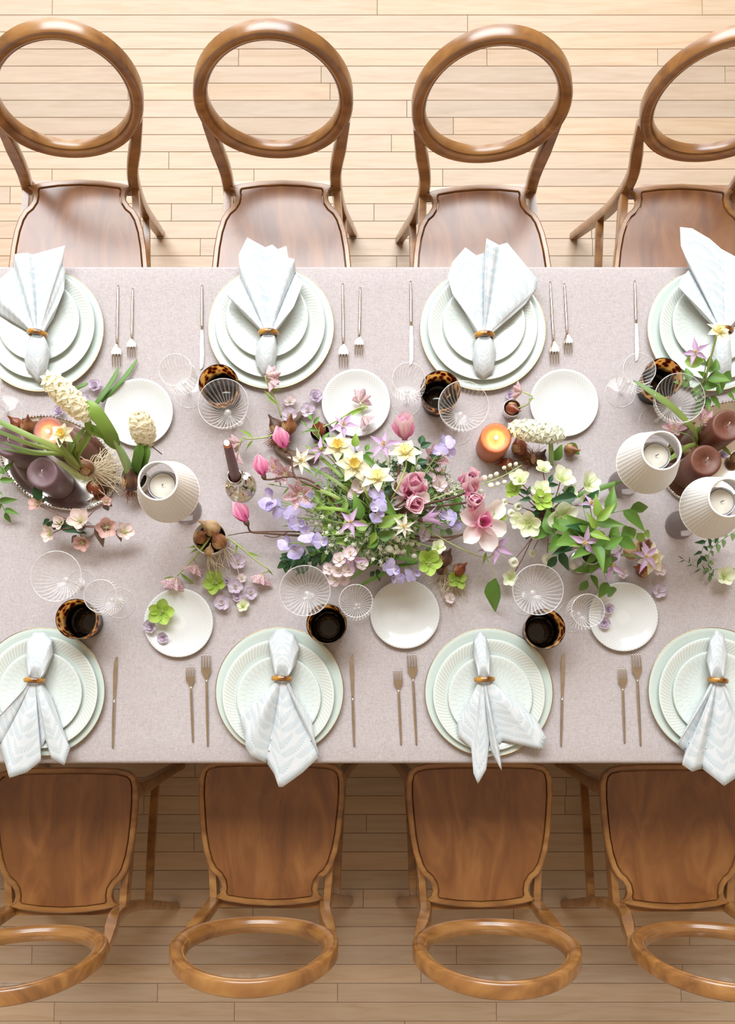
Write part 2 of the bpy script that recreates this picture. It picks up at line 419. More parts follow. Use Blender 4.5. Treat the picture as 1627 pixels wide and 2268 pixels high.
def chair_parts():
    root = empty('dining_chair')
    ob('seat_frame', seat_frame_me, root, (0, 0, SEAT_Z)); ob('seat_panel', seat_panel_me, root, (0, 0, SEAT_Z))
    ob('back_frame', oval_me, root); ob('back_pane', pane_mesh(), root)
    for s in (-1, 1):
        path = [(0.197 * s, 0.268, 0.0), (0.180 * s, 0.240, 0.12), (0.160 * s, 0.205, 0.27), (0.149 * s, 0.186, 0.40), (0.146 * s, 0.186, 0.50), (0.158 * s, 0.200, 0.585), (0.176 * s, 0.218, 0.68)]
        ob('rear_leg', mesh('rear_leg', *flat_tube(path, [0.0125, 0.0138, 0.0145, 0.0155, 0.0155, 0.0165, 0.008], [0.011, 0.0125, 0.014, 0.014, 0.0135, 0.013, 0.012]), 'chair_wood', smooth_angle=50), root)
        path = [(0.212 * s, -0.165, 0.0), (0.197 * s, -0.155, 0.07), (0.177 * s, -0.135, 0.22), (0.172 * s, -0.128, 0.34), (0.165 * s, -0.125, 0.44)]
        ob('front_leg', mesh('front_leg', *flat_tube(path, [0.012, 0.013, 0.015, 0.019, 0.022], [0.012, 0.013, 0.015, 0.019, 0.022]), 'chair_wood', smooth_angle=50), root)
        ob('side_rail', mesh('side_rail', *flat_tube([(0.168 * s, -0.12, 0.415), (0.160 * s, 0.0, 0.415), (0.148 * s, 0.175, 0.415)], 0.011, 0.024), 'chair_wood', smooth_angle=50), root)
        ob('stretcher', mesh('stretcher', *flat_tube([(0.178 * s, -0.13, 0.20), (0.170 * s, 0.05, 0.21), (0.166 * s, 0.205, 0.22)], 0.011, 0.011), 'chair_wood', smooth_angle=50), root)
    ob('back_rail', mesh('back_rail', *box(-0.136, 0.136, 0.178, 0.196, 0.39, 0.436), 'chair_wood', smooth=False), root)
    ob('front_rail', mesh('front_rail', *box(-0.15, 0.15, -0.145, -0.125, 0.39, 0.438), 'chair_wood', smooth=False), root)
    return root
def mat_thin(name, tint, gloss=0.10, rough=0.03, rib=None, edge=0.5, body=0.0, body_col=(1, 1, 1), cut=0.0):
    """thin clear glass: mostly lets light straight through, with fresnel reflection"""
    nt = NT(name); n = nt.n
    tr = nt.add('ShaderNodeBsdfTransparent'); tr.inputs[0].default_value = (*tint, 1)
    gl = nt.add('ShaderNodeBsdfGlossy'); gl.inputs[0].default_value = (1, 1, 1, 1); gl.inputs['Roughness'].default_value = rough
    lw = nt.add('ShaderNodeLayerWeight'); lw.inputs[0].default_value = 0.35
    fac = nt.math('MINIMUM', nt.math('MULTIPLY_ADD', nt.math('POWER', lw.outputs['Facing'], 2.2), edge, gloss), 1.0)
    mx = nt.add('ShaderNodeMixShader'); nt.t.links.new(fac, mx.inputs[0]); nt.l(tr, 0, mx, 1); nt.l(gl, 0, mx, 2)
    last = mx
    if body > 0:
        df = nt.add('ShaderNodeBsdfDiffuse'); df.inputs[0].default_value = (*body_col, 1)
        m2 = nt.add('ShaderNodeMixShader'); m2.inputs[0].default_value = body
        if rib:        # white diffuse stripes paint the bright highlights onto the rib crests
            tc = nt.add('ShaderNodeTexCoord'); sp = nt.add('ShaderNodeSeparateXYZ'); nt.l(tc, 'Object', sp, 0)
            a = nt.math('MULTIPLY_ADD', sp.outputs[2], rib[1], nt.math('MULTIPLY', nt.math('ARCTAN2', sp.outputs[1], sp.outputs[0]), float(rib[0])))
            nt.t.links.new(nt.math('MULTIPLY_ADD', nt.math('POWER', nt.math('MULTIPLY_ADD', nt.math('SINE', a), 0.5, 0.5), 3.0), cut, body), m2.inputs[0])
        nt.l(mx, 0, m2, 1); nt.l(df, 0, m2, 2); last = m2
    n.remove(nt.p); nt.l(last, 0, n['Material Output'], 0); MATS[name] = nt.m
mat_thin('acrylic', (0.95, 0.95, 0.95), 0.012, 0.12, edge=0.10)
far_l = ['honey wood oval-back chair at the far side, leftmost, behind the napkin with the blurred hem',
         'honey wood oval-back chair at the far side, second from left',
         'honey wood oval-back chair at the far side, third from left, turned slightly aside',
         'honey wood oval-back chair at the far right, half cut by the picture edge']
near_l = ['dark brown wood oval-back chair on the near side, leftmost, cut by the left edge',
          'brown wood oval-back chair on the near side, second from left with chevron-grained seat',
          'reddish brown wood oval-back chair on the near side, third from left',
          'brown wood oval-back chair on the near side, cut by the right edge']
chair0 = chair_parts(); chair0['category'] = 'chair'
spots = [(176, 410, 0.0), (623.5, 411, 0.2), (1059, 421, 2.2), (1511, 419, -0.5)]
nears = [(139.5, 2009, 0.3), (596, 1992, -0.8), (1065, 1996, 0.4), (1496, 2001, 0.0)]
i = 0; chairs = []
for lst, base, lab, grp in ((spots, 0.0, far_l, 'far side chairs'), (nears, 180.0, near_l, 'near side chairs')):
    for (px, py, a), lb in zip(lst, lab):
        o = chair0 if i == 0 else copy_tree(chair0); i += 1
        chairs.append(o)
        rz = math.radians(base + a); R = Matrix.Rotation(rz, 3, 'Z')
        p = P(px, py, SEAT_Z) - R @ Vector((0, 0.170, 0)); o.location = (p.x, p.y, 0); o.rotation_euler = (0, 0, rz)
        o['label'] = lb; o['group'] = grp; o['category'] = 'chair'

for o, sk in ((chairs[0], 0.18), (chairs[1], 0.03)):      # two old chairs sit a little askew
    for ch in o.children:
        ch.data = ch.data.copy(); z0 = ch.location.z
        for v in ch.data.vertices: v.co.x += sk * (v.co.z + z0 - 0.46)
        ch.data.update()

# ================================================================ plates
def plate_prof(R, h, foot, t=0.0035, well=None, lip=0.0):
    well = well or R * 0.62
    top = [(0.0005, t + 0.001), (well * 0.5, t + 0.001), (well, t + 0.0015), (well + (R - well) * 0.25, t + 0.35 * h), (R * 0.93, h * 0.86), (R - 0.0012, h), (R, h - 0.0008)]
    bot = [(R - 0.001, h - 0.0025), (R * 0.92, h * 0.86 - t), (well + (R - well) * 0.2, 0.002), (foot, 0.0), (foot - 0.003, 0.0), (foot - 0.004, 0.0015), (0.0005, 0.0015)]
    return list(reversed(bot)) + list(reversed(top))
def plate_mesh(name, R, h, mat, n=72, **kw): return mesh(name, *lathe(plate_prof(R, h, R * 0.6, **kw), n), mat)
charger_me = plate_mesh('charger', 0.1475, 0.014, 'celadon_charger', well=0.108)
dinner_me = plate_mesh('dinner', 0.1285, 0.019, 'celadon_dinner', well=0.088)
salad_me = plate_mesh('salad', 0.0965, 0.014, 'celadon_salad', well=0.066)
bread_me = plate_mesh('bread', 0.0805, 0.013, 'white_bread', well=0.056)
def ring_me(R, r, z, mat, n=72, k=6):
    v, f = [], []
    for i in range(n):
        a = 2 * PI * i / n
        for j in range(k):
            b = 2 * PI * j / k; q = R + r * math.cos(b); v.append((q * math.cos(a), q * math.sin(a), z + r * math.sin(b)))
    for i in range(n):
        for j in range(k): p, q = (i + 1) % n, (j + 1) % k; f.append((i * k + j, p * k + j, p * k + q, i * k + q))
    return mesh('rim', v, f, mat)
gold_rim_me = ring_me(0.1472, 0.0009, 0.0138, 'gold')
H_CH, H_DI, H_SA = 0.0, 0.0050, 0.0105
where = {'F1': 'far leftmost setting', 'F2': 'far second setting from left', 'F3': 'far third setting from left', 'F4': 'far rightmost setting',
         'N1': 'near leftmost setting', 'N2': 'near second setting from left', 'N3': 'near third setting from left', 'N4': 'near rightmost setting'}
SET = {'F1': ((91, 731), (88, 719), (84, 709)), 'F2': ((600, 725), (598, 717), (591, 702)), 'F3': ((1069, 729), (1068.5, 722), (1072, 714)), 'F4': ((1572, 730), (1581, 723), (1580, 713)),
       'N1': ((91, 1532), (92, 1533), (88, 1536)), 'N2': ((619, 1531), (616, 1540), (617, 1546)), 'N3': ((1082, 1533), (1082.5, 1539), (1085.5, 1544)), 'N4': ((1576, 1531), (1582, 1535.5), (1583, 1535))}
for k, (a, b, c) in SET.items():
    r = empty('charger_plate', T(*a, 0.012) - Vector((0, 0, 0.012)), label='large pale celadon charger plate with thin gold rim, ' + where[k], cat='plate', group='charger plates')
    ob('plate_body', charger_me, r); ob('gold_rim', gold_rim_me, r)
    p = T(*b, H_DI + 0.018); ob('dinner_plate', dinner_me, loc=(p.x, p.y, TZ + H_DI), label='pale celadon dinner plate with engraved rim on charger, ' + where[k], cat='plate', group='dinner plates')
    p = T(*c, H_SA + 0.014); ob('salad_plate', salad_me, loc=(p.x, p.y, TZ + H_SA), label='petal-engraved celadon salad plate under the napkin, ' + where[k], cat='plate', group='salad plates')
BREAD = [(307, 913, 'white bread plate behind the hyacinth blooms, far left'), (788, 892, 'white bread plate under the speckled fritillary bloom, far side'),
         (1249, 892, 'empty white bread plate on the far side right of the orange candle'), (395, 1379, 'white bread plate with green and lilac blossoms on it'),
         (896.5, 1360, 'empty shaded bread plate with dashed pattern, near side middle'), (1380, 1366, 'white bread plate under the clematis vase leaves, near right')]
for px, py, lb in BREAD:
    p = T(px, py, 0.012); ob('bread_plate', bread_me, loc=(p.x, p.y, TZ), label=lb, cat='plate', group='bread plates')

# ================================================================ cutlery
def tine_head(mb, y0, L, wid, n=4):
    # bowl of the fork then tines; local y towards the tips, slight upward curve
    def zc(t): return 0.0025 + 0.006 * math.sin(PI * min(max(t, 0), 1)) * 0.8 + 0.001
    pts = [(0.0, 0.0022), (0.10, 0.0035), (0.22, wid * 0.62), (0.34, wid * 0.95), (0.48, wid)]
    v, f = [], []
    for t, w_ in pts:
        for s in (-1, -0.5, 0, 0.5, 1): v.append((s * w_, y0 + t * L, zc(t) - 0.0012 * (1 - abs(s))))
        for s in (1, 0.5, 0, -0.5, -1): v.append((s * w_, y0 + t * L, zc(t) - 0.0012 * (1 - abs(s)) - 0.0013))
    m = 10
    for i in range(len(pts) - 1):
        for j in range(m): q = (j + 1) % m; f.append((i * m + j, i * m + q, (i + 1) * m + q, (i + 1) * m + j))
    f.append(tuple(reversed(range(m)))); f.append(tuple(range(4 * m, 5 * m)))
    mb.add(v, f)
    return zc
def fork_mesh(L, hl, wid, nm):
    root = []
    hb = MB(); yh = L - hl
    v, f = tube([(0, 0.0, 0.0022), (0, yh * 0.4, 0.003), (0, yh * 0.85, 0.0045), (0, yh + 0.002, 0.0042)], [0.0019, 0.0028, 0.0026, 0.0021], 8, 4, sx=1.15); hb.add(v, f)
    bm_ = MB(); zc = tine_head(bm_, yh, hl, wid)
    tines = []
    for i in range(4):
        x = (i - 1.5) * wid * 0.56
        pts = [(x, yh + 0.46 * hl, zc(0.46) - 0.0006), (x, yh + 0.7 * hl, zc(0.7) - 0.0008), (x * 0.96, yh + hl, zc(0.98) + 0.001)]
        tines.append(mesh('tine', *tube(pts, [0.0016, 0.0015, 0.0008], 6, 3), 'champagne_steel'))
    return hb.build('handle', 'champagne_steel'), bm_.build('fork_head', 'champagne_steel', smooth_angle=60), tines
def knife_mesh(L):
    hb = MB(); hy = L * 0.53
    hb.add(*tube([(0, 0, 0.003), (0, hy * 0.5, 0.0035), (0, hy, 0.0035)], [0.0019, 0.0031, 0.0028], 8, 4, sx=1.1))
    out = [(-0.0028, hy), (-0.0036, hy + 0.02), (-0.0042, hy + 0.045), (-0.0045, L - 0.035), (-0.0037, L - 0.016), (-0.0008, L - 0.004), (0.0045, L), (0.0045, L - 0.02), (0.0048, hy + 0.05), (0.0036, hy + 0.02), (0.0028, hy)]
    v = [(x, y, 0.0042) for x, y in out] + [(x, y, 0.0028) for x, y in out]; n = len(out); f = [tuple(reversed(range(n))), tuple(range(n, 2 * n))]
    for i in range(n): q = (i + 1) % n; f.append((i, q, n + q, n + i))
    return hb.build('handle', 'champagne_steel'), mesh('blade', v, f, 'champagne_steel', smooth=False)
FORK_D = fork_mesh(0.206, 0.062, 0.0115, 'd'); FORK_S = fork_mesh(0.174, 0.052, 0.0105, 's'); KN = knife_mesh(0.214)
def lay(kind, a, b, lb):
    """a = handle end pixel, b = tip pixel"""
    A, B = T(*a, 0.003), T(*b, 0.005); d = B - A; rz = math.atan2(-d.x, d.y)
    src = {'fork': FORK_D, 'small': FORK_S, 'knife': KN}[kind]; L = {'fork': 0.206, 'small': 0.174, 'knife': 0.214}[kind]
    r = empty({'fork': 'dinner_fork', 'small': 'salad_fork', 'knife': 'dinner_knife'}[kind], (A.x, A.y, TZ + 0.0004), rz, label=lb, cat='knife' if kind == 'knife' else 'fork', group=kind + ' row')
    s = math.hypot(d.x, d.y) / L; r.scale = (1, s, 1)
    ob('handle', src[0], r)
    if kind == 'knife': ob('blade', src[1], r)
    else:
        ob('fork_head', src[1], r)
        for t in src[2]: ob('tine', t, r)
def lab(kind, k): return {'fork': 'champagne steel dinner fork beside charger, ', 'small': 'shorter champagne steel salad fork, ', 'knife': 'champagne steel dinner knife beside charger, '}[kind] + where[k]
for kind, k, a, b in [('fork', 'F1', (261, 632), (258, 813)), ('small', 'F1', (293.5, 639), (291, 792)), ('fork', 'F2', (758.5, 628), (760.5, 814)), ('small', 'F2', (797.5, 637), (794.5, 787)),
                      ('fork', 'F3', (1218, 624), (1228, 808)), ('small', 'F3', (1249.5, 628), (1258, 784)), ('knife', 'F2', (447, 632), (447, 818)), ('knife', 'F3', (909, 623), (911, 809)), ('knife', 'F4', (1405, 622), (1411, 800)),
                      ('knife', 'N1', (249.5, 1656), (256, 1453)), ('small', 'N2', (427, 1643), (421, 1473)), ('fork', 'N2', (460, 1652), (456, 1447)), ('knife', 'N2', (784, 1652), (778, 1447)),
                      ('small', 'N3', (888, 1649), (880, 1481)), ('fork', 'N3', (922, 1649), (911, 1446)), ('knife', 'N3', (1242, 1652), (1247, 1446)), ('small', 'N4', (1383, 1645), (1377, 1478)), ('fork', 'N4', (1418.5, 1651), (1407.5, 1446))]:
    lay(kind, a, b, lab(kind, k))
# ================================================================ napkins in rings
def mat_napkin():
    nt = NT('napkin_cotton'); uv = nt.add('ShaderNodeUVMap'); sp = nt.add('ShaderNodeSeparateXYZ'); nt.l(uv, 0, sp, 0)
    S = 1 / 0.030
    u = nt.math('MULTIPLY', sp.outputs[0], S); v = nt.math('MULTIPLY', sp.outputs[1], S * 1.55)
    row = nt.math('FLOOR', v); off = nt.math('MULTIPLY', nt.math('FLOORED_MODULO', row, 2.0), 0.5)
    lx = nt.math('SUBTRACT', nt.math('FRACT', nt.math('ADD', u, off)), 0.5); ly = nt.math('MULTIPLY', nt.math('FRACT', v), 0.64)
    r = nt.math('SQRT', nt.math('ADD', nt.math('MULTIPLY', lx, lx), nt.math('MULTIPLY', ly, ly)))
    an = nt.math('ARCTAN2', ly, lx)
    rays = nt.math('GREATER_THAN', nt.math('SINE', nt.math('MULTIPLY', an, 34.0)), nt.math('MULTIPLY_ADD', r, -1.6, 0.55))
    m = nt.math('MULTIPLY', nt.math('MULTIPLY', rays, nt.math('LESS_THAN', r, 0.47)), nt.math('GREATER_THAN', r, 0.09))
    no = nt.add('ShaderNodeTexNoise'); no.inputs['Scale'].default_value = 25; nt.l(uv, 0, no, 'Vector')
    m = nt.math('MULTIPLY', m, nt.math('MULTIPLY_ADD', no.outputs[0], 0.9, 0.35))
    nt.col(nt.ramp(m, [(0.0, (0.65, 0.68, 0.70)), (1.0, (0.41, 0.515, 0.56))]))
    wv = nt.add('ShaderNodeTexNoise'); wv.inputs['Scale'].default_value = 900; nt.l(uv, 0, wv, 'Vector'); nt.bump(wv.outputs[0], 0.12, 0.0004)
    reg('napkin_cotton', nt, Roughness=0.9, Sheen_Weight=0.2)
mat_napkin()
def mat_tort(name, stops, scale, tl=0.0):
    nt = NT(name); tc = nt.add('ShaderNodeTexCoord'); vo = nt.add('ShaderNodeTexVoronoi'); vo.inputs['Scale'].default_value = scale
    no = nt.add('ShaderNodeTexNoise'); no.inputs['Scale'].default_value = scale * 0.8; nt.l(tc, 'Object', no, 'Vector')
    ad = nt.add('ShaderNodeVectorMath', operation='MULTIPLY_ADD'); ad.inputs[1].default_value = (0.008, 0.008, 0.008); nt.t.links.new(no.outputs[1], ad.inputs[0]); nt.t.links.new(tc.outputs['Object'], ad.inputs[2])
    nt.l(ad, 0, vo, 'Vector'); nt.col(nt.ramp(vo.outputs['Distance'], stops))
    reg(name, nt, Roughness=0.08, Coat_Weight=0.6)
    return nt
mat_tort('amber_ring', [(0.15, (0.07, 0.025, 0.01)), (0.45, (0.30, 0.12, 0.015)), (0.75, (0.52, 0.27, 0.05))], 55)
def napkin_fan(ring, rw, hem, z0, z1, pleats, edge_drop, seed, dirx=1, n_t=14, lift=0.0, tube_end=False, cre=None):
    """cloth fanning from the ring to its hem; pixels are turned into points at the cloth's own height"""
    rr = random.Random(seed)
    pts = []; marks = []
    for ih, (a, b) in enumerate(zip(hem, hem[1:])):
        if cre and ih in cre: marks.append(len(pts))
        k = max(2, int(math.hypot(a[0] - b[0], a[1] - b[1]) / 4.5))
        for i in range(k): pts.append((a[0] + (b[0] - a[0]) * i / k, a[1] + (b[1] - a[1]) * i / k))
    pts.append(hem[-1]); n = len(pts)
    ridges = [(i + rr.uniform(-0.25, 0.25)) / pleats for i in range(pleats + 1)]
    amps = [rr.uniform(0.6, 1.0) for _ in ridges]
    cuts = [0.0] + [m / (n - 1) for m in marks] + [1.0]
    def fold(u):
        if cre:          # rolled lobes meeting in deep creases
            for a, b in zip(cuts, cuts[1:]):
                if u <= b + 1e-9:
                    q = (u - a) / max(b - a, 1e-6); return (4 * q * (1 - q) + 1e-6) ** 0.5 * (0.8 + 0.2 * math.sin(9 * u + seed)) + 0.07 * math.sin(q * 12 + seed)
        h = 0.0
        for c, am in zip(ridges, amps):
            d = abs(u - c) * pleats
            h = max(h, am * max(0.0, 1 - d * 1.15) ** 0.7)
        return h
    v, f, uv = [], [], []
    for i, (hx, hy) in enumerate(pts):
        u = i / (n - 1)
        e = 4 * u * (1 - u)
        lat = (u - 0.5) * rw * dirx
        for j in range(n_t + 1):
            t = j / n_t
            q = t ** 1.12
            px = ring[0] + lat + (hx - ring[0] - lat) * q; py = ring[1] + (hy - ring[1]) * t
            env = min(1.0, e * 3.0 + 0.0)
            base = z0 + (z1 - z0) * t
            if tube_end: z = base + (0.014 * env + 0.006 * fold(u) * env) * (1 - t ** 4) * 1.25 * (0.2 + 0.8 * min(1.0, t * 3.5))
            else: z = base + 0.030 * (fold(u) - (0.35 if cre else 0)) * (0.06 + 0.94 * min(1.0, t * 2.6) ** 1.3) * (1.0 - 0.25 * t) * (0.45 + 0.55 * env) + lift * t * t * (0.4 + 0.6 * fold(u)) - edge_drop * (1 - env) * (1 - t)
            z = max(z, z0 * 0.2 if tube_end else -0.02)
            w_ = T(px, py, z); v.append(w_)
            uv.append(((u - 0.5) * 0.19 * (0.25 + 0.75 * t), t * 0.17))
    m = n_t + 1
    for i in range(n - 1):
        for j in range(n_t): f.append((i * m + j, (i + 1) * m + j, (i + 1) * m + j + 1, i * m + j + 1))
    return v, f, uv
NAP = {
 'F1': ((83.5, 740), 10, [(-14, 690), (-18, 655), (0, 618), (30, 592), (33, 563), (60, 560), (72, 564), (144, 544), (138, 585), (145, 600), (142, 642), (118, 705)],
        [(62, 756), (54, 795), (59, 819), (85, 849), (103, 824), (111, 783), (103, 756)], -10),
 'F2': ((594.5, 739), 0, [(548, 705), (501, 653), (531, 613), (528, 565), (547, 526), (587, 548), (603, 542), (615, 552), (634, 545), (638, 571), (652, 574), (654, 603), (670, 630), (650, 680), (616, 728)],
        [(572, 756), (565, 790), (570, 815), (583, 835), (604, 824), (612, 790), (611, 756)], 0),
 'F3': ((1072, 744), 4, [(1049, 730), (1026, 686), (1001, 651), (991, 613), (1001, 581), (1030, 548), (1054, 566), (1073, 560), (1077, 528), (1105, 543), (1123, 538), (1161, 584), (1190, 620), (1188, 640), (1164, 673), (1098, 731)],
        [(1051, 757), (1046, 797), (1053, 827), (1069, 839), (1091, 824), (1098, 784), (1093, 757)], 0),
 'F4': ((1600, 733), 0, [(1560, 705), (1501, 634), (1510, 613), (1527, 596), (1507, 544), (1505, 503), (1532, 506), (1571, 529), (1596, 551), (1627, 568), (1668, 592), (1690, 640), (1650, 700)],
        [(1584, 755), (1578, 800), (1583, 829), (1600, 838), (1618, 824), (1620, 790), (1616, 758)], 0),
 'N1': ((77, 1507), 4, [(40, 1545), (-16, 1600), (0, 1650), (21, 1723), (59, 1711), (91, 1685), (90, 1660), (101, 1638), (114, 1680), (142, 1695), (155, 1658), (139, 1614), (112, 1540)],
        [(60, 1490), (58, 1450), (60, 1422), (75, 1401), (97, 1401), (116, 1416), (118, 1448), (100, 1492)], -3),
 'N2': ((624, 1503), 4, [(600, 1530), (530, 1590), (542, 1625), (544, 1655), (557, 1676), (591, 1690), (607, 1714), (617, 1743), (626, 1743), (669, 1712), (707, 1676), (697, 1640), (690, 1596), (657, 1552), (645, 1525)],
        [(608, 1492), (598, 1448), (594, 1419), (610, 1395), (628, 1391), (651, 1404), (663, 1434), (654, 1472), (640, 1493)], -2),
 'N3': ((1072, 1505), 4, [(1055, 1530), (1030, 1570), (1012, 1603), (1015, 1631), (1043, 1657), (1048, 1713), (1058, 1736), (1076, 1705), (1084, 1643), (1089, 1668), (1111, 1708), (1104, 1652), (1112, 1640), (1199, 1661), (1210, 1637), (1193, 1603), (1151, 1558), (1090, 1522)],
        [(1060, 1494), (1048, 1450), (1049, 1414), (1063, 1398), (1075, 1408), (1085, 1453), (1081, 1493)], 2),
 'N4': ((1588, 1507), 4, [(1560, 1538), (1522, 1606), (1499, 1649), (1516, 1665), (1510, 1694), (1532, 1709), (1554, 1702), (1603, 1741), (1630, 1722), (1655, 1660), (1640, 1590), (1615, 1535)],
        [(1572, 1496), (1564, 1463), (1571, 1416), (1586, 1394), (1601, 1407), (1609, 1446), (1604, 1494)], -6)}
NAPL = {'F1': 'pale blue napkin with fan print in amber ring, blurred hem, far leftmost setting', 'F2': 'pale blue fan-print napkin with square folded corners, far second setting',
        'F3': 'pale blue fan-print napkin spread in three broad points, far third setting', 'F4': 'pale blue fan-print napkin with one tall rounded point, far rightmost setting',
        'N1': 'pale blue fan-print napkin hanging in two tails, near leftmost setting', 'N2': 'pale blue fan-print napkin ending in one long corner, near second setting',
        'N3': 'pale blue fan-print napkin with one wing folded right, near third setting', 'N4': 'pale blue fan-print napkin with broad skirt, near rightmost setting'}
def torus_band(R, r, n=40, k=10, flat=1.5):
    v, f = [], []
    for i in range(n):
        a = 2 * PI * i / n
        for j in range(k):
            b = 2 * PI * j / k; q = R + r * math.cos(b); v.append((q * math.cos(a), r * flat * math.sin(b), q * math.sin(a) * 0.80))
    for i in range(n):
        for j in range(k): p, q = (i + 1) % n, (j + 1) % k; f.append((i * k + j, i * k + q, p * k + q, p * k + j))
    return mesh('napkin_ring', v, f, 'amber_ring')
ring_band = torus_band(0.0205, 0.0042)
CRE = {'F1': (3, 6), 'F2': (2, 5, 11), 'F3': (7, 9), 'F4': (3, 8), 'N1': (2, 6), 'N2': (5, 10), 'N3': (8, 11), 'N4': (3, 6)}
for k, (rc, _, hem, loop, ang) in NAP.items():
    far = k[0] == 'F'
    mb = MB()
    dx = 1
    if not far: pass
    mb.add(*napkin_fan(rc, 26, hem, 0.042, 0.026 if far else 0.025, 3, 0.012, ord(k[1]) * 3 + far, cre=CRE[k], lift=0.012 if far else 0.0))
    mb.add(*napkin_fan(rc, 26, loop, 0.034, 0.030, 2, 0.0, ord(k[1]) * 7 + far, tube_end=True))
    me = mb.build('napkin', 'napkin_cotton')
    nap = ob('napkin', me, label=NAPL[k], cat='napkin', group='napkins')
    so = nap.modifiers.new('thick', 'SOLIDIFY'); so.thickness = 0.0012; so.offset = 0
    p = T(rc[0], rc[1], 0.036)
    ob('napkin_ring', ring_band, mtx=Matrix.Translation((p.x, p.y, TZ + 0.0385)) @ Matrix.Rotation(math.radians(ang), 4, 'Z'), label='amber tortoiseshell napkin ring, ' + where[k], cat='napkin ring', group='napkin rings')

# ================================================================ glasses
mat_thin('clear_glass', (0.99, 0.99, 0.99), 0.02, 0.02, edge=0.55)
mat_thin('ribbed_glass', (0.99, 0.99, 0.99), 0.025, 0.05, edge=0.5, body=0.012, rib=(32, 0.0), cut=0.26)
mat_thin('fluted_glass', (0.99, 0.99, 0.99), 0.025, 0.05, edge=0.5, body=0.012, rib=(30, 110.0), cut=0.40)
mat_thin('foot_glass', (0.99, 0.99, 0.99), 0.02, 0.03, edge=0.06)
mat_thin('smoked_glass', (0.66, 0.61, 0.59), 0.07, 0.05, edge=0.4, body=0.10, body_col=(0.42, 0.38, 0.37))
mat_thin('rim_glass', (0.96, 0.96, 0.96), 0.12, 0.05, edge=0.4, body=0.22)
def ribs(n, amt, j0, twist=0.0): return lambda a, j: 1.0 + (amt * math.cos(n * a + twist * j) if j >= j0 else 0.0)
def bowl_pair(outer, th=0.0012):
    inner = [(max(r - th, 0.0004), z + (th if i == 0 else 0)) for i, (r, z) in enumerate(outer)]
    return outer + list(reversed(inner)) if th > 0 else outer
def coupe_parts():
    foot = mesh('foot', *lathe([(0.037, 0.0016), (0.025, 0.0024), (0.012, 0.0036), (0.0055, 0.006)], 48), 'foot_glass')
    stem = mesh('stem', *capped([(0.0055, 0.006), (0.0036, 0.012), (0.0032, 0.05), (0.0034, 0.095), (0.006, 0.108), (0.0075, 0.1135), (0.004, 0.117)], 16), 'rim_glass')
    bowl = mesh('bowl', *lathe(bowl_pair([(0.0062, 0.113), (0.018, 0.1165), (0.031, 0.124), (0.042, 0.135), (0.0495, 0.150), (0.0535, 0.166), (0.0545, 0.180)], 0), 96, lambda a, j: 1 + (0.012 * math.cos(32 * a) if 1 <= j <= 5 else 0)), 'ribbed_glass')
    return foot, stem, bowl, ring_me(0.0542, 0.0009, 0.1803, 'rim_glass', 64, 6), ring_me(0.0372, 0.0007, 0.0010, 'rim_glass', 64, 6)
def wine_parts():
    foot = mesh('foot', *lathe([(0.035, 0.0016), (0.024, 0.0024), (0.012, 0.0036), (0.005, 0.006)], 48), 'foot_glass')
    stem = mesh('stem', *capped([(0.005, 0.006), (0.0034, 0.012), (0.003, 0.04), (0.0032, 0.062), (0.0065, 0.070), (0.004, 0.074)], 16), 'rim_glass')
    bowl = mesh('bowl', *lathe(bowl_pair([(0.006, 0.070), (0.018, 0.0735), (0.029, 0.083), (0.0365, 0.098), (0.0395, 0.113), (0.0392, 0.130), (0.0372, 0.148), (0.0360, 0.160)], 0), 96, ribs(30, 0.016, 1, 0.16)), 'fluted_glass')
    return foot, stem, bowl, ring_me(0.0357, 0.0009, 0.1603, 'rim_glass', 64, 6), ring_me(0.0352, 0.0007, 0.0010, 'rim_glass', 64, 6)
def place_glass(parts, nm, px, py, h, lb, cat, grp):
    p = T(px, py, h); r = empty(nm, (p.x, p.y, TZ), label=lb, cat=cat, group=grp)
    for q, nme in zip(parts, ('foot', 'stem', 'bowl', 'rim', 'foot_rim')): ob(nme, q, r)
CO, WI = coupe_parts(), wine_parts()
for px, py, lb in [(124, 1276, 'clear coupe glass beside the pink hellebores, near leftmost'), (675, 1308, 'clear coupe glass below the lilac sweet peas, near middle'), (1191, 1306, 'clear coupe glass below the green hellebores, near right'),
                   (494, 893, 'clear coupe glass over a tortoiseshell tumbler, left of the taper candle'), (1026, 898, 'clear coupe glass on the far side between tumbler and orange candle'), (1505, 881, 'clear coupe glass at far right crossed by a green leaf'),
                   (-54, 856, 'clear coupe glass cut by the left picture edge')]:
    place_glass(CO, 'coupe_glass', px, py, 0.18, lb, 'coupe glass', 'coupe glasses')
for px, py, lb in [(228, 1322, 'ribbed wine glass right of the near leftmost tumbler'), (788, 1333, 'ribbed wine glass left of the near middle bread plate'), (1297, 1354, 'ribbed wine glass overlapping the near right bread plate'),
                   (392, 826, 'faint ribbed wine glass left of the far left knife tip'), (904, 845, 'ribbed wine glass between bread plate and tumbler, far middle'), (1410, 824, 'ribbed wine glass left of the far right tumbler')]:
    place_glass(WI, 'wine_glass', px, py, 0.14, lb, 'wine glass', 'ribbed wine glasses')
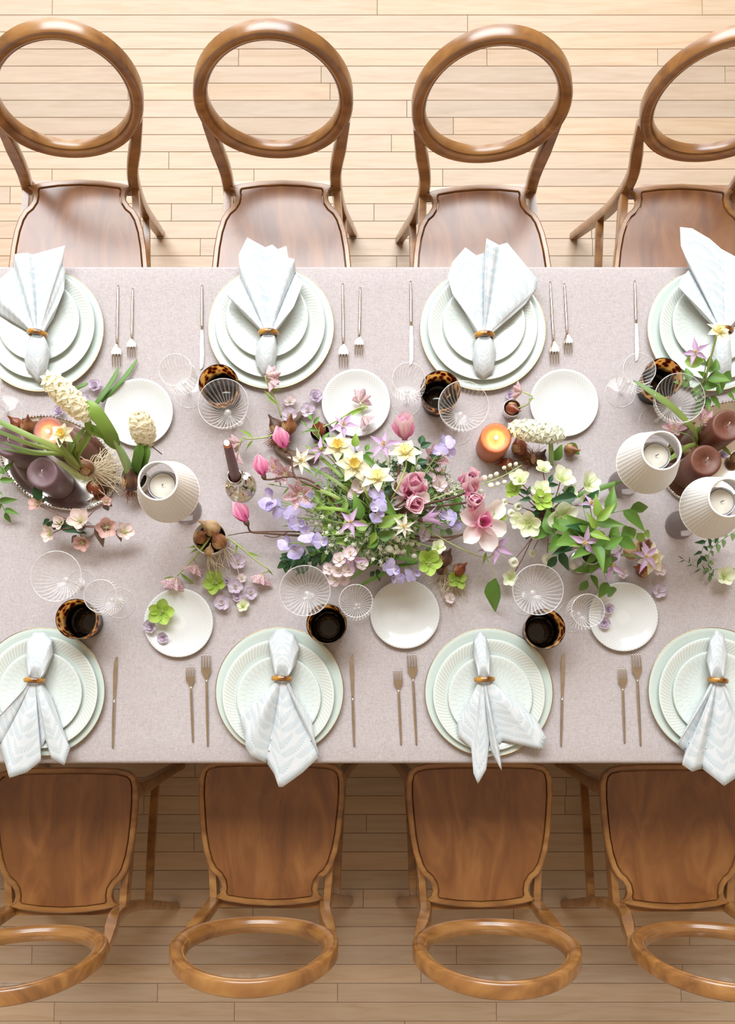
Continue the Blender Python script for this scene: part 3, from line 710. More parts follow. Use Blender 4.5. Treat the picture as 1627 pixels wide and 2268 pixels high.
# tortoiseshell tumblers: dark at the bottom, amber with brown spots towards the rim
def mat_tumbler():
    nt = NT('tortoise_glass'); tc = nt.add('ShaderNodeTexCoord'); mp = nt.add('ShaderNodeMapping'); mp.inputs['Scale'].default_value = (1, 1, 0.72); nt.l(tc, 'Object', mp, 'Vector')
    oi = nt.add('ShaderNodeObjectInfo'); v = nt.add('ShaderNodeVectorMath', operation='SCALE'); v.inputs[0].default_value = (3, 5, 0.0); nt.l(oi, 'Random', v, 'Scale'); nt.l(v, 0, mp, 'Location')
    vo = nt.add('ShaderNodeTexVoronoi'); vo.inputs['Scale'].default_value = 80; nt.l(mp, 0, vo, 'Vector')
    sp = nt.add('ShaderNodeSeparateXYZ'); nt.l(tc, 'Object', sp, 0)
    spot = nt.ramp(vo.outputs['Distance'], [(0.30, (0.13, 0.022, 0.006)), (0.44, (0.26, 0.06, 0.012)), (0.56, (0.80, 0.50, 0.18)), (0.8, (0.92, 0.72, 0.38))])
    hgt = nt.math('MULTIPLY', sp.outputs[2], 1 / 0.09)
    dk = nt.ramp(hgt, [(0.34, (0.006, 0.004, 0.004)), (0.58, (1, 1, 1))])
    mx = nt.add('ShaderNodeMix', data_type='RGBA', blend_type='MULTIPLY'); mx.inputs[0].default_value = 1.0
    nt.t.links.new(spot, mx.inputs[6]); nt.t.links.new(dk, mx.inputs[7]); nt.col(mx.outputs[2])
    reg('tortoise_glass', nt, Roughness=0.06, Coat_Weight=0.5)
    tl = nt.add('ShaderNodeBsdfTranslucent'); nt.t.links.new(mx.outputs[2], tl.inputs[0]); ms = nt.add('ShaderNodeMixShader'); ms.inputs[0].default_value = 0.6
    nt.l(nt.p, 0, ms, 1); nt.l(tl, 0, ms, 2); nt.l(ms, 0, nt.n['Material Output'], 0)
mat_tumbler()
tum_body = mesh('tumbler_body', *lathe([(0.0005, 0.0), (0.034, 0.0), (0.0365, 0.002), (0.0385, 0.01), (0.0425, 0.05), (0.0450, 0.088), (0.0444, 0.0888), (0.0436, 0.088), (0.041, 0.05), (0.037, 0.014), (0.034, 0.009), (0.0005, 0.009)], 56), 'tortoise_glass')
plain('black_glass', (0.012, 0.008, 0.006), 0.06)
tum_disc = mesh('tumbler_base', *capped([(0.0285, 0.0091), (0.0285, 0.0105), (0.027, 0.0112)], 40), 'black_glass')
tum_rim = ring_me(0.0446, 0.0008, 0.0886, 'black_glass', 56, 6)
for px, py, rz, lb in [(484, 850, 0.3, 'spotted amber tortoiseshell tumbler behind the far left coupe glass'), (975, 864, 1.2, 'spotted amber tortoiseshell tumbler between wine glass and coupe, far middle'), (1468, 836, 2.0, 'spotted amber tortoiseshell tumbler behind the far right glasses'),
                       (168, 1371, 2.6, 'dark tortoiseshell tumbler at the near leftmost setting'), (723, 1382, 3.5, 'black-looking tortoiseshell tumbler at the near middle setting'), (1206.5, 1393, 4.4, 'dark tortoiseshell tumbler with spotted right side, near right setting')]:
    p = T(px, py, 0.088); r = empty('tumbler', (p.x, p.y, TZ), rz, label=lb, cat='tumbler', group='tortoiseshell tumblers')
    ob('tumbler_body', tum_body, r); ob('tumbler_base', tum_disc, r); ob('rim', tum_rim, r)
# ================================================================ lamps, candles, trays
plain('shade_cloth', (0.86, 0.84, 0.82), 0.9)
def mat_shade():
    nt = NT('pleated_cotton'); tc = nt.add('ShaderNodeTexCoord'); no = nt.add('ShaderNodeTexNoise'); no.inputs['Scale'].default_value = 260; nt.l(tc, 'Object', no, 'Vector')
    nt.col(nt.ramp(no.outputs[0], [(0.3, (0.88, 0.87, 0.86)), (0.7, (0.95, 0.945, 0.935))])); nt.bump(no.outputs[0], 0.1, 0.0004)
    tl = nt.add('ShaderNodeBsdfTranslucent'); tl.inputs[0].default_value = (0.92, 0.88, 0.84, 1); ms = nt.add('ShaderNodeMixShader'); ms.inputs[0].default_value = 0.22
    reg('pleated_cotton', nt, Roughness=0.9); nt.l(nt.p, 0, ms, 1); nt.l(tl, 0, ms, 2); nt.l(ms, 0, nt.n['Material Output'], 0)
mat_shade()
plain('tealight_tin', (0.62, 0.63, 0.66), 0.3, 0.9); plain('cream_wax', (0.74, 0.70, 0.60), 0.45); plain('wick', (0.02, 0.018, 0.015), 0.9); plain('white_wick', (0.8, 0.76, 0.7), 0.8)
def wax(name, col):
    nt = NT(name); tc = nt.add('ShaderNodeTexCoord'); no = nt.add('ShaderNodeTexNoise'); no.inputs['Scale'].default_value = 120; nt.l(tc, 'Object', no, 'Vector')
    nt.col(nt.ramp(no.outputs[0], [(0.3, tuple(c * 0.88 for c in col)), (0.7, tuple(min(1, c * 1.1) for c in col))]))
    reg(name, nt, Roughness=0.45, Subsurface_Weight=0.15, Subsurface_Radius=(0.02, 0.008, 0.004), Subsurface_Scale=0.5)
wax('mauve_wax', (0.155, 0.088, 0.10)); wax('brown_wax', (0.15, 0.050, 0.028)); wax('rose_wax', (0.26, 0.11, 0.09)); wax('taper_wax', (0.15, 0.062, 0.05)); wax('orange_wax', (0.52, 0.15, 0.05))
def emis(name, col, st):
    nt = NT(name); e = nt.add('ShaderNodeEmission'); e.inputs[0].default_value = (*col, 1); e.inputs[1].default_value = st
    nt.n.remove(nt.p); nt.l(e, 0, nt.n['Material Output'], 0); MATS[name] = nt.m
emis('flame', (1.0, 0.72, 0.32), 14.0)
shade_me = mesh('lamp_shade', *lathe(bowl_pair([(0.0655, 0.203), (0.0650, 0.206), (0.0545, 0.250), (0.0400, 0.301), (0.0385, 0.305)], 0.0018), 144, lambda a, j: 1 + (0.016 * math.cos(46 * a + 0.6 * math.sin(5 * a)) if j in (1, 2, 3, 6, 7, 8) else 0)), 'pleated_cotton')
shade_bind = ring_me(0.0390, 0.0022, 0.3045, 'shade_cloth', 64, 8); shade_bind2 = ring_me(0.0652, 0.0014, 0.2035, 'shade_cloth', 72, 6)
glass_foot = mesh('glass_base', *lathe([(0.0005, 0.001), (0.033, 0.0), (0.034, 0.001), (0.030, 0.018), (0.020, 0.050), (0.0125, 0.120), (0.0115, 0.150), (0.0125, 0.170), (0.026, 0.185), (0.034, 0.210), (0.036, 0.240), (0.0345, 0.240), (0.0325, 0.211), (0.0245, 0.187), (0.010, 0.172), (0.0005, 0.171)], 48), 'smoked_glass')
tin = mesh('tealight_holder', *lathe([(0.0005, 0.241), (0.029, 0.241), (0.030, 0.242), (0.030, 0.268), (0.0285, 0.268), (0.0285, 0.264), (0.0005, 0.264)], 40), 'tealight_tin')
twax = mesh('wax', *capped([(0.0275, 0.2635), (0.0245, 0.2655), (0.012, 0.2650), (0.002, 0.2645)], 32), 'cream_wax')
twick = mesh('wick', *tube([(0, 0, 0.2645), (0.001, 0, 0.271), (0.004, 0.001, 0.273)], 0.0008, 5, 3), 'wick')
plain('wire', (0.66, 0.6, 0.52), 0.3, 1.0)
for (bx, by), lb in (((414, 1131), 'pleated white candle lamp beside the left silver tray, soft grey glass base'), ((1378, 1073), 'pleated white candle lamp on smoked glass, left of the right tray candles'), ((1505, 1163), 'pleated white candle lamp on smoked cone glass, cut by the right edge')):
    p = T(bx, by, 0.004); r = empty('candle_lamp', (p.x, p.y, TZ), label=lb, cat='lamp', group='candle lamps')
    s_ = ob('lamp_shade', shade_me, r); ob('binding', shade_bind, s_); ob('binding', shade_bind2, s_)
    ob('glass_base', glass_foot, r); t_ = ob('tealight_holder', tin, r); ob('wax', twax, t_); ob('wick', twick, t_)
    for a in (0.5, 2.6, 4.7):
        ob('shade_arm', mesh('shade_arm', *tube([(0.030 * math.cos(a), 0.030 * math.sin(a), 0.263), (0.035 * math.cos(a), 0.035 * math.sin(a), 0.277), (0.0415 * math.cos(a), 0.0415 * math.sin(a), 0.287)], 0.0011, 5, 3), 'wire'), r)
def flame_mesh(h, r): return mesh('flame', *capped([(r * 0.35, 0.0), (r * 0.85, h * 0.14), (r, h * 0.30), (r * 0.75, h * 0.58), (r * 0.3, h * 0.85), (r * 0.05, h)], 12), 'flame')
def candle_light(p, e, parent=None):
    ld = bpy.data.lights.new('candle_flame_light', 'POINT'); ld.energy = e; ld.color = (1.0, 0.55, 0.22); ld.shadow_soft_size = 0.006
    lo = bpy.data.objects.new('candle_flame_light', ld); C.objects.link(lo); lo.location = p
    if parent: lo.parent = parent
def pillar(base, h, mat, lb, lit=False, r0=0.0355, wick='white_wick'):
    p = T(*base, 0.0); r = empty('pillar_candle', (p.x, p.y, TZ + base_z), label=lb, cat='candle', group='pillar candles')
    prof = [(r0 - 0.001, 0), (r0, 0.001), (r0, h - 0.004), (r0 - 0.003, h), (r0 - 0.006, h - 0.0002), (0.015, h - (0.0015 if lit else 0.001)), (0.0125, h - 0.005), (0.0005, h - 0.006)]
    ob('wax_body', mesh('wax_body', *capped(prof, 48), mat), r)
    ob('wick', mesh('wick', *tube([(0, 0, h - 0.007), (0.0006, 0.001, h + 0.004), (0.002, 0.005, h + 0.007)], 0.0011, 5, 3), 'wick' if lit else wick), r)
    if lit:
        ob('flame', flame_mesh(0.020, 0.0045), r, (0, 0, h - 0.001))
        candle_light((0, 0, h + 0.012), 0.16, r)
    return r
# silver trays
def tray(center, a, b, ang, lb):
    p = T(*center, 0.004); r = empty('silver_tray', (p.x, p.y, TZ), math.radians(ang), label=lb, cat='tray', group='silver trays')
    prof = [(0.0, 0.0015), (0.80, 0.0015), (0.84, 0.003), (0.90, 0.006), (0.96, 0.0075), (0.985, 0.008), (1.0, 0.008), (1.0, 0.005), (0.95, 0.004), (0.85, 0.0), (0.0, 0.0)]
    n = 72; v, f = [], []
    for q, z in prof:
        for i in range(n): t = 2 * PI * i / n; v.append(((q * a + 0.0002) * math.cos(t), (q * b + 0.0002) * math.sin(t), z))
    for j in range(len(prof) - 1):
        for i in range(n): k = (i + 1) % n; f.append((j * n + i, j * n + k, (j + 1) * n + k, (j + 1) * n + i))
    ob('tray_body', mesh('tray_body', v, f, 'silver'), r)
    bd = MB(); m = 110
    for i in range(m):           # cast beaded border
        t = 2 * PI * i / m; c = Vector((a * 0.985 * math.cos(t), b * 0.985 * math.sin(t), 0.0095)); q = 0.0032 if i % 3 else 0.0042
        v, f = lathe([(0.0004, -q), (q * 0.75, -q * 0.6), (q, 0), (q * 0.75, q * 0.6), (0.0004, q)], 6); bd.add([Vector(x) + c for x in v], f)
    ob('beaded_border', bd.build('beaded_border', 'silver'), r)
tray((130, 1026), 0.146, 0.102, -27, 'oval silver tray with beaded border under the mauve candles, left')
tray((1592, 1002), 0.150, 0.106, 36, 'oval silver tray with beaded border under the brown candles, right')
base_z = 0.0025
pillar((131, 1073), 0.112, 'mauve_wax', 'unlit mauve brown pillar candle in front on the left silver tray')
pillar((143, 986), 0.108, 'rose_wax', 'lit rose brown pillar candle behind the daffodil on the left tray', lit=True)
pillar((60, 1006), 0.112, 'mauve_wax', 'unlit mauve brown pillar candle at the left picture edge')
pillar((1521, 1050), 0.125, 'brown_wax', 'unlit chocolate brown pillar candle between the two right lamps')
pillar((1563, 979), 0.135, 'brown_wax', 'unlit chocolate brown pillar candle at the back of the right tray')
base_z = 0.0
pillar((1087, 993), 0.088, 'orange_wax', 'lit pillar candle glowing orange in the open at middle right', lit=True)
# taper candle in a silver holder
p = T(533, 1077, 0.003); r = empty('candlestick', (p.x, p.y, TZ), label='round silver candlestick holding the lit taper, left of the flowers', cat='candlestick')
ob('base', mesh('base', *capped([(0.036, 0), (0.0365, 0.002), (0.035, 0.004), (0.031, 0.0045), (0.030, 0.006), (0.022, 0.009), (0.012, 0.016), (0.0085, 0.026)], 40), 'silver'), r)
ob('stem', mesh('stem', *capped([(0.0085, 0.026), (0.007, 0.036), (0.012, 0.044), (0.0125, 0.048), (0.008, 0.055), (0.009, 0.066), (0.013, 0.074)], 32), 'silver'), r)
ob('cup', mesh('cup', *lathe([(0.013, 0.074), (0.0145, 0.080), (0.0145, 0.100), (0.0170, 0.104), (0.0165, 0.1055), (0.0135, 0.103), (0.0130, 0.085), (0.0005, 0.084)], 32), 'silver'), r)
A = Vector((p.x, p.y, TZ + 0.085)); B = T(503.5, 984, 0.30)
r = empty('taper_candle', A, label='lit rosewood brown taper candle in the silver candlestick', cat='candle')
d = B - A; ob('wax_body', mesh('wax_body', *tube([(0, 0, 0), d * 0.3, d * 0.7, d * 0.985, d], [0.0120, 0.0114, 0.0100, 0.0088, 0.006], 20, 4), 'taper_wax'), r)
ob('wick', mesh('wick', *tube([d * 0.99, d + Vector((0, 0, 0.008))], 0.0009, 5, 2), 'wick'), r)
ob('flame', flame_mesh(0.026, 0.0055), r, d + Vector((0, 0, 0.002)))
candle_light(d + Vector((0, 0, 0.016)), 0.35, r)

# ================================================================ bulbs and their pots
def mat_bulb(name, c0, c1, c2, rough=0.35):
    nt = NT(name); tc = nt.add('ShaderNodeTexCoord'); mp = nt.add('ShaderNodeMapping'); mp.inputs['Scale'].default_value = (40, 40, 6); nt.l(tc, 'Object', mp, 'Vector')
    no = nt.add('ShaderNodeTexNoise'); no.inputs['Scale'].default_value = 1.0; no.inputs['Detail'].default_value = 6; no.inputs['Distortion'].default_value = 0.6; nt.l(mp, 0, no, 'Vector')
    nt.col(nt.ramp(no.outputs[0], [(0.32, c0), (0.52, c1), (0.72, c2)])); nt.bump(no.outputs[0], 0.3, 0.002); reg(name, nt, Roughness=rough)
mat_bulb('bulb_red', (0.13, 0.028, 0.012), (0.25, 0.06, 0.022), (0.33, 0.12, 0.05), 0.25)
mat_bulb('bulb_brown', (0.10, 0.036, 0.014), (0.27, 0.105, 0.036), (0.42, 0.21, 0.09), 0.4)
mat_bulb('bulb_pale', (0.26, 0.13, 0.05), (0.50, 0.33, 0.17), (0.66, 0.52, 0.34), 0.55)
mat_bulb('bulb_dark', (0.03, 0.014, 0.008), (0.10, 0.042, 0.02), (0.27, 0.13, 0.06), 0.5)
plain('root_cream', (0.80, 0.69, 0.52), 0.8); plain('root_rust', (0.30, 0.12, 0.045), 0.85); plain('soil', (0.035, 0.02, 0.013), 0.95); plain('ceramic_cream', (0.62, 0.56, 0.47), 0.45); plain('bark', (0.17, 0.115, 0.08), 0.9)
def basis(d, loc):
    d = Vector(d).normalized(); return Matrix.Translation(loc) @ d.to_track_quat('Z', 'Y').to_matrix().to_4x4()
def bulb(px, py, h, r, d, mat, lb, grp='flower bulbs', roots=None, nroots=0, rl=0.04, rdir=None, seed=0, parent=None, squash=1.0, rw=0.0006, rs=0.42):
    """bulb resting at height h above the cloth, neck along d"""
    c = T(px, py, h + r)
    root = empty('flower_bulb', (c.x, c.y, c.z - r), label=lb, cat='bulb', group=grp)
    prof = [(0.0006, -0.95), (0.30, -0.93), (0.72, -0.70), (0.98, -0.25), (1.0, 0.15), (0.82, 0.60), (0.48, 1.0), (0.24, 1.35), (0.15, 1.75), (0.10, 2.0)]
    v, f = capped([(q * r * squash if i else 0.0005, z * r) for i, (q, z) in enumerate(prof)], 20, lambda a, j: 1 + 0.05 * math.sin(3 * a + j * 0.7) + 0.03 * math.sin(7 * a))
    M = basis(d, (0, 0, r)); ob('bulb_body', mesh('bulb_body', v, f, mat), root, mtx=M)
    # papery skin flake
    fl = [(1.03 * r * squash * math.cos(a) * q, 1.03 * r * squash * math.sin(a) * q, z * r) for z, q in ((-0.3, 0.98), (0.2, 1.0), (0.65, 0.80)) for a in (0.2, 0.6, 1.0, 1.4)]
    ob('skin_flake', mesh('skin_flake', fl, [(i * 4 + j, i * 4 + j + 1, i * 4 + j + 5, i * 4 + j + 4) for i in range(2) for j in range(3)], 'bulb_pale'), root, mtx=M)
    if nroots:
        rr = random.Random(seed); mb = MB(); dn = -Vector(d).normalized(); base = dn * (r * 0.9) + Vector((0, 0, r))
        rd = Vector(rdir).normalized() if rdir else dn
        for i in range(nroots):
            L = rl * rr.uniform(0.55, 1.1); sp = Vector((rr.gauss(0, rs), rr.gauss(0, rs), rr.gauss(0, 0.2)))
            st = base + Vector((rr.uniform(-1, 1), rr.uniform(-1, 1), rr.uniform(-0.5, 0.5))) * r * 0.35
            pts = [st]; cur = st.copy()
            for k in range(4):
                cur = cur + (rd + sp + Vector((rr.gauss(0, 0.45), rr.gauss(0, 0.45), -0.35))).normalized() * L / 4
                cur.z = max(cur.z, 0.0008 - h + rr.uniform(0, 0.004)); pts.append(cur.copy())
            mb.add(*tube(pts, [rw * 1.2, rw, rw * 0.5], 4, 2))
        o = ob('roots', mb.build('roots', roots or 'root_cream'), root); o['kind'] = 'stuff'
    return root
def pot(px, py, h, r, mat, lb, cat, soil=True, nm='bulb_pot', flare=0.9):
    c = T(px, py, h); root = empty(nm, (c.x, c.y, TZ), label=lb, cat=cat)
    ob('pot_body', mesh('pot_body', *lathe([(0.0005, 0), (r * flare * 0.8, 0), (r * flare, h * 0.2), (r, h * 0.96), (r * 0.985, h), (r * 0.93, h * 0.98), (r * flare * 0.9, h * 0.3), (0.0005, h * 0.25)], 40), mat), root)
    if soil: ob('soil', mesh('soil', *capped([(r * 0.90, h * 0.62), (r * 0.6, h * 0.68), (0.002, h * 0.7)], 24), 'soil'), root)
    return c
# near left pot of bulbs
pot(464, 1191, 0.062, 0.039, 'ceramic_cream', 'round cream ceramic pot of bulbs below the silver candlestick', 'pot')
bulb(470, 1170, 0.052, 0.019, (-0.7, 0.35, 0.5), 'bulb_pale', 'pale papery bulb at the back of the cream pot')
bulb(486, 1200, 0.046, 0.018, (-0.4, 0.6, 0.7), 'bulb_brown', 'round chestnut bulb at the right of the cream pot', roots='root_cream', nroots=16, rl=0.09, rdir=(0.2, -1, -0.4), seed=3)
bulb(444, 1190, 0.044, 0.016, (0.5, 0.2, 0.8), 'bulb_brown', 'chestnut bulb at the left of the cream pot')
bulb(463, 1222, 0.046, 0.011, (0.2, 0.8, 0.5), 'bulb_pale', 'smallest papery bulb at the front of the cream pot', roots='root_cream', nroots=14, rl=0.08, rdir=(0.2, -1, -0.6), seed=4)
# left tray
bulb(207, 1080, 0.004, 0.0165, (0.75, -0.5, 0.15), 'bulb_red', 'shiny red brown bulb lying at the front of the left tray')
bulb(190, 1036, 0.030, 0.019, (-0.55, 0.2, 0.5), 'bulb_brown', 'brown bulb with a big plume of cream roots on the left tray', roots='root_cream', nroots=150, rl=0.088, rdir=(1, 0.1, -0.02), seed=5, rw=0.0008, rs=0.6)
bulb(62, 945, 0.010, 0.017, (0.2, 0.5, 0.6), 'bulb_brown', 'brown papery bulb behind the mauve candles, back of the left tray', roots='root_rust', nroots=12, rl=0.03, seed=6)
bulb(38, 940, 0.010, 0.015, (-0.4, 0.4, 0.6), 'bulb_red', 'reddish bulb at the back left of the left tray')
# beside the orange candle
bulb(1150, 992, 0.0, 0.019, (-0.2, 0.8, 0.4), 'bulb_red', 'large glossy brown bulb touching the orange candle')
bulb(1122, 1028, 0.0, 0.0155, (-0.8, -0.1, 0.3), 'bulb_red', 'small glossy brown bulb in front of the orange candle')
bulb(1192, 1018, 0.0, 0.018, (0.3, 0.4, 0.8), 'bulb_dark', 'hyacinth bulb tangled in rust coloured roots, middle right', roots='root_rust', nroots=60, rl=0.055, rdir=(-0.3, 0.3, 0.1), seed=8, rw=0.0008)
bulb(1262, 996, 0.0, 0.015, (0.5, -0.2, 0.6), 'bulb_brown', 'round rusty bulb alone below the far right bread plate')
# cup with bulb
pot(1134, 903, 0.040, 0.0205, 'brushed_silver', 'tiny silver cup holding a glossy bulb, far right of centre', 'cup', soil=True, nm='small_cup')
bulb(1133, 905, 0.018, 0.0148, (0.5, -0.35, 0.6), 'bulb_red', 'glossy red bulb inside the tiny silver cup')
# bark nest left of the flowers
c = T(650, 962, 0.01); r = empty('bark_nest', (c.x, c.y, TZ), label='curved piece of grey bark cradling brown bulbs above the magnolia buds', cat='bark')
bk = MB()
for (x0, y0), (x1, y1), w_ in (((-0.040, -0.030), (0.060, -0.055), 0.020), ((-0.035, 0.012), (0.020, 0.050), 0.018)):
    bk.add(*tube([(x0, y0, 0.010), ((x0 + x1) / 2 - 0.01, (y0 + y1) / 2 - 0.012, 0.014), (x1, y1, 0.010)], [w_ * 0.4, w_ * 0.6, w_ * 0.3], 9, 5, sx=1.3))
ob('bark_strip', bk.build('bark_strip', 'bark'), r)
bulb(612, 945, 0.016, 0.017, (-0.5, 0.7, 0.5), 'bulb_dark', 'dark hairy bulb with rust roots at the left of the bark', roots='root_rust', nroots=60, rl=0.045, rdir=(-0.5, -0.6, 0.0), seed=9, rw=0.0007)
bulb(640, 945, 0.020, 0.018, (0.2, 0.6, 0.7), 'bulb_brown', 'golden brown bulb in the middle of the bark nest')
bulb(625, 978, 0.012, 0.016, (0.5, -0.2, 0.6), 'bulb_brown', 'brown bulb at the front of the bark nest', roots='root_rust', nroots=25, rl=0.03, rdir=(-1, -0.3, 0), seed=10)
pot(708, 957, 0.035, 0.022, 'black_glass', 'small dark glossy cup holding a bulb beside the bark', 'cup', nm='small_cup')
bulb(706, 952, 0.018, 0.017, (-0.1, 0.5, 0.7), 'bulb_red', 'chestnut bulb inside the small dark glossy cup')
# roots cluster in front of the flowers
bulb(985, 1238, 0.03, 0.017, (0.3, 0.5, 0.6), 'bulb_dark', 'dark bulb at the top of the rooty cluster right of the near bread plate', roots='root_rust', nroots=20, rl=0.04, rdir=(0.6, 0.6, 0.2), seed=11)
bulb(976, 1260, 0.015, 0.014, (-0.4, -0.2, 0.8), 'bulb_dark', 'small dark bulb in the middle of the rooty cluster', roots='root_cream', nroots=45, rl=0.10, rdir=(0.15, -1, -0.2), seed=12)
bulb(1016, 1262, 0.012, 0.015, (0.5, 0.4, 0.6), 'bulb_red', 'red brown bulb at the right of the rooty cluster', roots='root_cream', nroots=40, rl=0.09, rdir=(-0.1, -1, -0.2), seed=13)
# right group by the silver vase
bulb(1398, 1222, 0.012, 0.019, (0.5, 0.85, 0.3), 'bulb_pale', 'pale brown bulb with dried neck behind the mauve clematis')
bulb(1428, 1210, 0.004, 0.017, (0.0, 0.3, 0.9), 'bulb_brown', 'round chestnut bulb behind the cream and mauve bloom')
bulb(1425, 1262, 0.0, 0.018, (-0.7, 0.1, 0.5), 'bulb_red', 'glossy red brown bulb in front of the cream and mauve bloom')
bulb(1548, 990, 0.006, 0.016, (-0.5, 0.5, 0.6), 'bulb_pale', 'pale bulb on the right silver tray above the lamp', roots='root_cream', nroots=25, rl=0.04, rdir=(0.6, 0.8, 0.1), seed=14)
bulb(1632, 1013, 0.006, 0.016, (0.0, 0.5, 0.6), 'bulb_brown', 'brown bulb at the right picture edge on the silver tray')
# hyacinth pot
pot(296, 1058, 0.055, 0.031, 'ceramic_cream', 'cream pot behind the left lamp holding two hyacinths', 'pot')
bulb(290, 1068, 0.036, 0.021, (0.2, 0.6, 0.7), 'bulb_dark', 'dark hyacinth bulb in the pot behind the left lamp', roots='root_rust', nroots=30, rl=0.035, rdir=(-0.3, -0.8, 0), seed=15)
# ================================================================ flowers
def mat_petal(name, base, tip, mid=None, tl=0.3, spots=None, vein=0.0):
    nt = NT(name); uv = nt.add('ShaderNodeUVMap'); sp = nt.add('ShaderNodeSeparateXYZ'); nt.l(uv, 0, sp, 0)
    stops = [(0.02, base), (0.98, tip)] if mid is None else [(0.02, base), (0.45, mid), (0.98, tip)]
    c = nt.ramp(sp.outputs[0], stops)
    if spots or vein:
        mp = nt.add('ShaderNodeMapping'); nt.l(uv, 0, mp, 'Vector'); mp.inputs['Scale'].default_value = (14, 14, 1) if spots else (2, 16, 1)
        oi = nt.add('ShaderNodeObjectInfo'); nt.l(oi, 'Random', mp, 'Location')
        tx = nt.add('ShaderNodeTexNoise'); tx.inputs['Scale'].default_value = 1.0; nt.l(mp, 0, tx, 'Vector')
        k = nt.ramp(tx.outputs[0], [(0.45, (0, 0, 0)), (0.55, (1, 1, 1))]) if spots else nt.ramp(tx.outputs[0], [(0.35, (0, 0, 0)), (0.65, (vein,) * 3)])
        mx = nt.add('ShaderNodeMix', data_type='RGBA'); nt.t.links.new(k, mx.inputs[0]); nt.t.links.new(c, mx.inputs[6]); mx.inputs[7].default_value = (*(spots or base), 1); c = mx.outputs[2]
    oi = nt.add('ShaderNodeObjectInfo'); hs = nt.add('ShaderNodeHueSaturation'); nt.t.links.new(c, hs.inputs['Color'])
    nt.t.links.new(nt.math('MULTIPLY_ADD', oi.outputs['Random'], 0.20, 0.96), hs.inputs['Value']); c = hs.outputs[0]
    nt.col(c); t_ = nt.add('ShaderNodeBsdfTranslucent'); nt.t.links.new(c, t_.inputs[0]); ms = nt.add('ShaderNodeMixShader'); ms.inputs[0].default_value = tl
    reg(name, nt, Roughness=0.6); nt.l(nt.p, 0, ms, 1); nt.l(t_, 0, ms, 2); nt.l(ms, 0, nt.n['Material Output'], 0)
mat_petal('p_sweetpea', (0.72, 0.68, 0.80), (0.50, 0.43, 0.80), (0.60, 0.52, 0.84), vein=0.4)
mat_petal('p_lilac', (0.80, 0.76, 0.74), (0.56, 0.45, 0.62), (0.68, 0.58, 0.70), vein=0.4)
mat_petal('p_blush', (0.84, 0.80, 0.70), (0.76, 0.60, 0.66), (0.82, 0.72, 0.74), vein=0.3)
mat_petal('p_clematis', (0.62, 0.48, 0.62), (0.50, 0.27, 0.52), (0.60, 0.38, 0.62), vein=0.7)
mat_petal('p_clempale', (0.82, 0.80, 0.62), (0.80, 0.74, 0.66), (0.84, 0.80, 0.70))
mat_petal('p_magnolia', (0.66, 0.09, 0.32), (0.93, 0.70, 0.76), (0.86, 0.36, 0.55), vein=0.4)
mat_petal('p_magpale', (0.80, 0.30, 0.50), (0.94, 0.86, 0.86), (0.92, 0.68, 0.74), vein=0.3)
mat_petal('p_magwhite', (0.88, 0.50, 0.58), (0.92, 0.88, 0.84), (0.92, 0.82, 0.80))
mat_petal('p_cream', (0.80, 0.76, 0.42), (0.87, 0.84, 0.68), (0.86, 0.82, 0.62))
mat_petal('p_corona', (0.80, 0.62, 0.14), (0.84, 0.66, 0.20)); mat_petal('p_corona_pale', (0.82, 0.74, 0.34), (0.86, 0.80, 0.50))
mat_petal('p_hellwhite', (0.58, 0.70, 0.28), (0.92, 0.91, 0.80), (0.88, 0.90, 0.70), vein=0.22)
mat_petal('p_hellgreen', (0.30, 0.44, 0.05), (0.52, 0.66, 0.20), (0.42, 0.60, 0.10), vein=0.4)
mat_petal('p_hellpink', (0.56, 0.48, 0.30), (0.84, 0.60, 0.62), (0.90, 0.76, 0.72), vein=0.35)
mat_petal('p_hellrose', (0.42, 0.28, 0.20), (0.76, 0.44, 0.44), (0.80, 0.52, 0.46), vein=0.4)
mat_petal('p_frit', (0.76, 0.70, 0.52), (0.80, 0.62, 0.62), (0.84, 0.70, 0.68), spots=(0.52, 0.27, 0.34))
mat_petal('p_white', (0.70, 0.76, 0.45), (0.85, 0.85, 0.74), (0.84, 0.84, 0.70)); mat_petal('p_hyacinth', (0.84, 0.80, 0.50), (0.93, 0.90, 0.76), (0.92, 0.88, 0.68))
def mat_leaf(name, a, b, rough=0.45):
    mat_petal(name, a, b, tl=0.22, vein=0.3); MATS[name].node_tree.nodes['Principled BSDF'].inputs['Roughness'].default_value = rough
mat_leaf('l_green', (0.10, 0.22, 0.035), (0.17, 0.33, 0.05)); mat_leaf('l_dark', (0.025, 0.085, 0.03), (0.045, 0.13, 0.045), 0.35)
mat_leaf('l_bright', (0.24, 0.40, 0.06), (0.32, 0.48, 0.09)); mat_leaf('l_strap', (0.42, 0.50, 0.12), (0.12, 0.25, 0.07)); mat_leaf('l_sage', (0.16, 0.25, 0.10), (0.24, 0.34, 0.16)); mat_leaf('l_bronze', (0.16, 0.12, 0.08), (0.20, 0.14, 0.11))
plain('stem_green', (0.22, 0.34, 0.08), 0.55); plain('stem_pale', (0.42, 0.50, 0.17), 0.5); plain('stem_brown', (0.13, 0.065, 0.038), 0.8); plain('stem_red', (0.22, 0.09, 0.06), 0.6)
plain('stamen_yellow', (0.78, 0.58, 0.12), 0.7); plain('stamen_lime', (0.62, 0.66, 0.28), 0.7); plain('hyacinth_stem', (0.30, 0.44, 0.17), 0.4)
